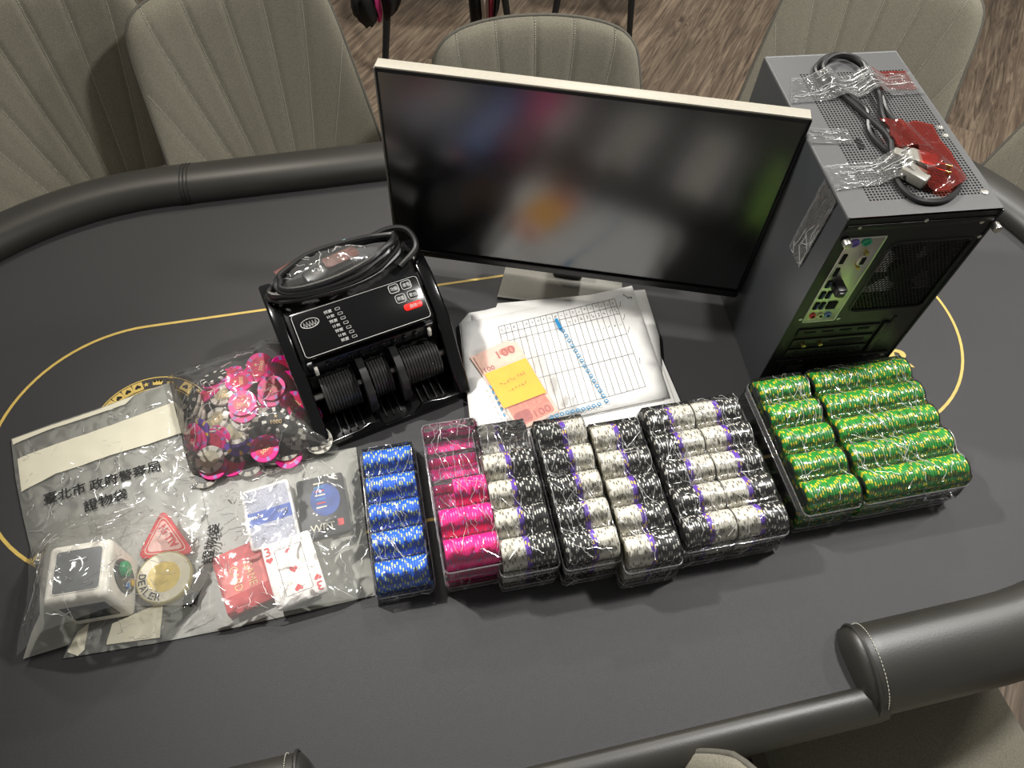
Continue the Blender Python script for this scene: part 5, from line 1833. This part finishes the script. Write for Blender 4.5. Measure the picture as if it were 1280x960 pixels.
lettering('printed_word', 'ALL IN', (tcen.x + a.x * 0.85 + b2.x * 0.15 + ins.x, tcen.y + a.y * 0.85 + b2.y * 0.15 + ins.y, 0.0122), (tcen.x + b2.x * 0.85 + a.x * 0.15 + ins.x, tcen.y + b2.y * 0.85 + a.y * 0.15 + ins.y, 0.0122), (0, 0, 1), m_red, ai, height=0.010, bold=0.02)
# dealer button
dc = P(205, 721, 0.014)
de = empty('dealer_button', (dc.x, dc.y, 0.004))
tag(de, 'round pale yellow DEALER button in the evidence bag', 'dealer button')
m_pale = mat('pale_disc', srgb(226, 220, 196), 0.4, var=0.05)
m_paleyel = mat('gold_centre', srgb(226, 200, 110), 0.4, var=0.2, var_scale=60)
m_olive = mat('olive_rim', srgb(176, 164, 104), 0.35, var=0.06)
DRR = 0.034
MB().lathe([(DRR - 0.001, 0), (DRR, 0.001), (DRR, 0.010), (DRR - 0.001, 0.011), (DRR - 0.002, 0.0105)], 48).build('rim', m_olive, de)
MB().lathe([(DRR - 0.002, 0.010), (DRR - 0.002, 0.0108)], 48).build('face', m_pale, de)
MB().lathe([(0.020, 0.0108), (0.020, 0.0112)], 40).build('centre', m_paleyel, de)
for k, ch in enumerate('DEALER'):
    a = PI + 0.10 + k * 0.30
    er_, et = Vector((math.cos(a), math.sin(a), 0)), Vector((-math.sin(a), math.cos(a), 0))
    c = Vector((dc.x, dc.y, 0.0152)) + er_ * 0.0262
    lettering('printed_letter', ch, c - et * 0.0032, c + et * 0.0032, (0, 0, 1), m_darkink, de, height=0.0085)

# ------------------------------------------------------------------ evidence bags
def seg_dist(q, pts):
    d = 9
    for i in range(len(pts)):
        a, b2 = pts[i].to_2d(), pts[(i + 1) % len(pts)].to_2d()
        ab = b2 - a
        t = max(0, min(1, (q - a).dot(ab) / max(1e-9, ab.length_squared)))
        d = min(d, (q - a - ab * t).length)
    return d
def box_bump(q, c, yaw, hx, hy, h, reach):
    d = q - Vector((c[0], c[1]))
    l = Vector((d.x * math.cos(yaw) + d.y * math.sin(yaw), -d.x * math.sin(yaw) + d.y * math.cos(yaw)))
    e = math.hypot(max(0, abs(l.x) - hx), max(0, abs(l.y) - hy))
    return h * max(0, 1 - e / reach) ** 1.3
def crease_glints(parent, c, h, n, rad, seed, ok):
    r = random.Random(seed)
    b = MB()
    k = 0
    tries = 0
    while k < n and tries < n * 12:
        tries += 1
        x0, y0 = r.uniform(-rad[0], rad[0]), r.uniform(-rad[1], rad[1])
        a = r.uniform(0, PI)
        L = r.uniform(0.008, 0.03)
        pp = []
        for i in range(8):
            x = x0 + L * math.cos(a) * i / 7 + 0.004 * noise.noise(Vector((i * 0.5, k, seed)))
            y = y0 + L * math.sin(a) * i / 7 + 0.004 * noise.noise(Vector((i * 0.5, k, seed + 8)))
            pp.append((x, y, h(x, y) + 0.0004))
        if all(ok(p[0], p[1]) for p in pp):
            b.tube(pp, r.uniform(0.00025, 0.0005), 4)
            k += 1
    o = b.build('bag_crease_glint', m_crease_glint, parent)
    o['kind'] = 'stuff'
    return o

# bag with the cards (its opening lies at the left)
B2 = [(79, 823), (92, 792), (118, 772), (165, 720), (205, 655), (246, 602), (300, 584), (372, 572), (445, 559), (452, 610), (460, 680), (469, 744), (400, 760), (300, 783), (200, 803), (110, 818)]
w2 = [P(x, y, 0.002) for x, y in B2]
c2 = sum(w2, Vector()) / len(w2)
def h2(x, y):
    q = Vector((x + c2.x, y + c2.y))
    h = 0.0030
    for (px, py, yaw, hx, hy, hh) in ((337, 645, 0.33, 0.032, 0.045, 0.0185), (403, 633, 0.22, 0.032, 0.045, 0.011), (305, 722, 0.45, 0.031, 0.042, 0.0150), (367, 712, 0.45, 0.032, 0.045, 0.0220)):
        cq = P(px, py, 0.01)
        h = max(h, 0.001 + box_bump(q, (cq.x, cq.y), yaw, hx, hy, hh, 0.05))
    e = min(1, seg_dist(q, w2) / 0.015)
    return h + 0.0022 * (0.5 + 0.5 * wrinkle(x, y, 34, 6)) * e
bag2 = empty('evidence_bag', (c2.x, c2.y, 0))
tag(bag2, 'clear evidence bag holding playing cards, lying beside the blue chips', 'evidence bag')
o2 = [(q.x - c2.x, q.y - c2.y) for q in w2]
sheet(o2, lambda x, y: 0.0016 + 0.0006 * noise.noise(Vector((x * 12, y * 12, 1))), 0.016, 'back_sheet', m_bagmilk, bag2)
sheet(o2, h2, 0.007, 'front_sheet', m_bagclear, bag2)
poly2 = [Vector(p) for p in o2]
def inside2(x, y, P_=poly2):
    c = False
    for i in range(len(P_)):
        a, b2 = P_[i], P_[i - 1]
        if (a.y > y) != (b2.y > y) and x < (b2.x - a.x) * (y - a.y) / (b2.y - a.y) + a.x:
            c = not c
    return c
crease_glints(bag2, c2, h2, 110, (0.2, 0.16), 3, inside2)
def on2(px, py, dz=0.0006):
    q = P(px, py, 0.004)
    return Vector((q.x - c2.x, q.y - c2.y))
def band(name, px, parent, c, h, m, dz=0.0007):
    w = [P(x, y, 0.004) for x, y in px]
    return sheet([(q.x - c.x, q.y - c.y) for q in w], lambda x, y: h(x, y) + dz, 0.008, name, m, parent)
band('white_band', [(84, 815), (97, 790), (112, 778), (106, 812), (97, 820)], bag2, c2, h2, m_whiteprint)
band('white_panel', [(133, 806), (141, 780), (205, 752), (200, 797)], bag2, c2, h2, m_whiteprint)
def text2(t, a, b2, hgt):
    A, B = P(a[0], a[1], 0.006), P(b2[0], b2[1], 0.006)
    draped_lettering('printed_text', t, A, B, hgt, h2, c2, m_blackprint, bag2, 0.01)
text2('證物袋', (262, 708), (268, 655), 0.017)
text2('臺', (237, 759), (240, 740), 0.019)
text2('局', (247, 612), (248, 597), 0.017)

# bag with the timer, overlapping the other one
B1 = [(14, 549), (60, 532), (120, 512), (190, 486), (214, 478), (238, 520), (246, 580), (257, 640), (268, 690), (262, 726), (243, 758), (200, 773), (150, 787), (100, 802), (29, 824), (40, 790), (50, 768), (50, 735), (42, 700), (30, 650), (20, 600)]
w1 = [P(x, y, 0.002) for x, y in B1]
c1 = sum(w1, Vector()) / len(w1)
def h1(x, y):
    q = Vector((x + c1.x, y + c1.y))
    over = 0.006 * max(0.0, min(1.0, 1 - seg_dist(q, w2) / 0.02)) if not inside2(q.x - c2.x, q.y - c2.y) else 0.0075
    h = 0.003 + over
    h = max(h, box_bump(q, (tc0.x, tc0.y), tyaw, BS / 2 + 0.001, BS / 2 + 0.001, BH + 0.006, 0.085))
    h = max(h, 0.001 + box_bump(q, (dc.x, dc.y), 0, 0.03, 0.03, 0.017, 0.05), 0.001 + box_bump(q, (tcen.x, tcen.y), 0, 0.026, 0.022, 0.0135, 0.05))
    e = min(1, seg_dist(q, w1) / 0.015)
    return h + 0.0024 * (0.5 + 0.5 * wrinkle(x, y, 32, 11)) * e
bag1 = empty('evidence_bag', (c1.x, c1.y, 0))
tag(bag1, 'evidence bag with white band and black Chinese lettering holding the white timer', 'evidence bag')
o1 = [(q.x - c1.x, q.y - c1.y) for q in w1]
sheet(o1, lambda x, y: 0.0026 + (0.0006 if inside2(x + c1.x - c2.x, y + c1.y - c2.y) else 0.0) + 0.0004 * noise.noise(Vector((x * 12, y * 12, 1))), 0.016, 'back_sheet', m_bagmilk, bag1)
sheet(o1, h1, 0.0065, 'front_sheet', m_bagclear, bag1)
poly1 = [Vector(p) for p in o1]
crease_glints(bag1, c1, h1, 150, (0.17, 0.2), 5, lambda x, y: inside2(x, y, poly1))
band('white_strip', [(15, 549), (60, 533), (120, 513), (168, 494), (157, 506), (110, 522), (60, 538), (16, 556)], bag1, c1, h1, m_whiteprint)
band('white_band', [(22, 574), (70, 556), (140, 532), (205, 508), (217, 503), (227, 542), (185, 556), (138, 570), (70, 593), (27, 615)], bag1, c1, h1, m_whiteprint)
def text1(t, a, b2, hgt):
    z = 0.005
    A, B = P(a[0], a[1], z), P(b2[0], b2[1], z)
    draped_lettering('printed_text', t, A, B, hgt, h1, c1, m_blackprint, bag1, 0.012)
text1('臺北市', (55, 625), (107, 609), 0.018)
text1('政府警察局', (112, 608), (200, 581), 0.018)
text1('證物袋', (105, 634), (159, 616), 0.018)

# ------------------------------------------------------------------ things standing behind: black stools with clothes
def stool(legs_px, label, top=0.78):
    pts = [P(x, y, FLOOR_Z) for x, y in legs_px]
    c = sum(pts, Vector()) / len(pts)
    o = empty('black_stool', (c.x, c.y, FLOOR_Z))
    tag(o, label, 'stool')
    for q in pts:
        d = q - c
        MB().tube([(d.x * 0.72, d.y * 0.72, 0.44), (d.x, d.y, 0.0)], 0.017, 10, r1=0.011).build('leg', m_black_metal, o)
    MB().prism(rrect(0.40, 0.40, 0.06, 5), 0.43, 0.48, bevel=0.012).build('seat', m_black, o)
    bk = MB()
    bk.prism(rrect(0.38, 0.30, 0.05, 5), -0.02, 0.02, bevel=0.01, M=Matrix.Translation((0, 0.19, 0.66)) @ Matrix.Rotation(PI / 2 - 0.15, 4, 'X'))
    bk.build('backrest', m_black, o)
    return o
stool([(481, 96), (640, 60), (470, -55), (610, -70)], 'black chair with thin legs behind the far left of the monitor')
stool([(686, 60), (786, 54), (690, -70), (800, -72)], 'black chair with thin legs above the top of the centre chair')
m_cloth = mat('black_cloth', srgb(22, 22, 24), 0.9, var=0.2, var_scale=80, bump=0.4, bump_scale=60)
m_pinkcloth = mat('pink_cloth', srgb(226, 60, 142), 0.85, var=0.1, var_scale=80)
m_whitecloth = mat('white_cloth', srgb(220, 214, 206), 0.85, var=0.05)
m_redcloth = mat('crimson_cloth', srgb(170, 52, 84), 0.85, var=0.1)
def drape_strip(px, z0, z1, m, name, parent, off, th=0.03, seed=0):
    """hanging cloth fold: px lists (left, right) picture x and y at equal heights from z0 (bottom) to z1"""
    rows = []
    n = len(px)
    for j, (xa, xb, y) in enumerate(px):
        z = z0 + (z1 - z0) * j / (n - 1)
        A, B = P(xa, y, z), P(xb, y, z)
        row = []
        for i in range(13):
            t = i / 12
            q = A.lerp(B, t)
            q.y += -th * math.sin(PI * t) + 0.008 * math.sin(t * 14 + j * 0.6 + seed)
            row.append(q - off)
        for i in range(1, 12):
            t = 1 - i / 12
            q = A.lerp(B, t)
            q.y += th * math.sin(PI * t)
            row.append(q - off)
        row.append(row[0].copy())
        rows.append(row)
    b = MB()
    b.grid(rows)
    b.faces(rows[0][:-1], [list(range(len(rows[0]) - 1))])
    b.faces(rows[-1][:-1], [list(range(len(rows[0]) - 1))])
    bmesh.ops.remove_doubles(b.bm, verts=b.bm.verts, dist=1e-6)
    return b.build(name, m, parent, smooth=True)
jo = P(468, 10, -0.35)
jk = empty('jacket', jo)
tag(jk, 'black and pink jacket hanging over the black chair at the far left', 'jacket')
drape_strip([(455, 470, 29), (442, 474, 21), (438, 470, 10), (437, 468, -6), (430, 470, -40)], -0.40, -0.20, m_cloth, 'sleeve', jk, jo, 0.025)
drape_strip([(474, 478, 22), (470, 479, 12), (463, 477, 0), (462, 476, -14), (460, 478, -44)], -0.39, -0.20, m_pinkcloth, 'pink_lining', jk, jo + Vector((0, 0.01, 0)), 0.02, 1)
drape_strip([(480, 490, 20), (478, 497, 12), (476, 502, 0), (474, 504, -14), (470, 506, -44)], -0.40, -0.20, m_cloth, 'jacket_body', jk, jo, 0.03, 2)
so_ = P(600, 10, -0.4)
sk = empty('trousers', so_)
tag(sk, 'black garment with white and crimson stripes above the centre chair', 'clothing')
drape_strip([(588, 602, 30), (586, 603, 10), (584, 604, -10), (582, 606, -44)], -0.48, -0.24, m_cloth, 'dark_panel', sk, so_, 0.03, 1)
drape_strip([(605, 611, 27), (602, 611, 10), (600, 611, -10), (598, 612, -44)], -0.48, -0.24, m_whitecloth, 'white_stripe', sk, so_ + Vector((0, 0.012, 0)), 0.02, 2)
drape_strip([(611, 615, 26), (611, 617, 10), (611, 618, -10), (611, 620, -44)], -0.48, -0.24, m_redcloth, 'crimson_stripe', sk, so_ + Vector((0, 0.012, 0)), 0.02, 3)
drape_strip([(615, 620, 20), (617, 624, 10), (618, 627, -10), (620, 630, -44)], -0.48, -0.24, m_cloth, 'dark_panel', sk, so_, 0.03, 4)
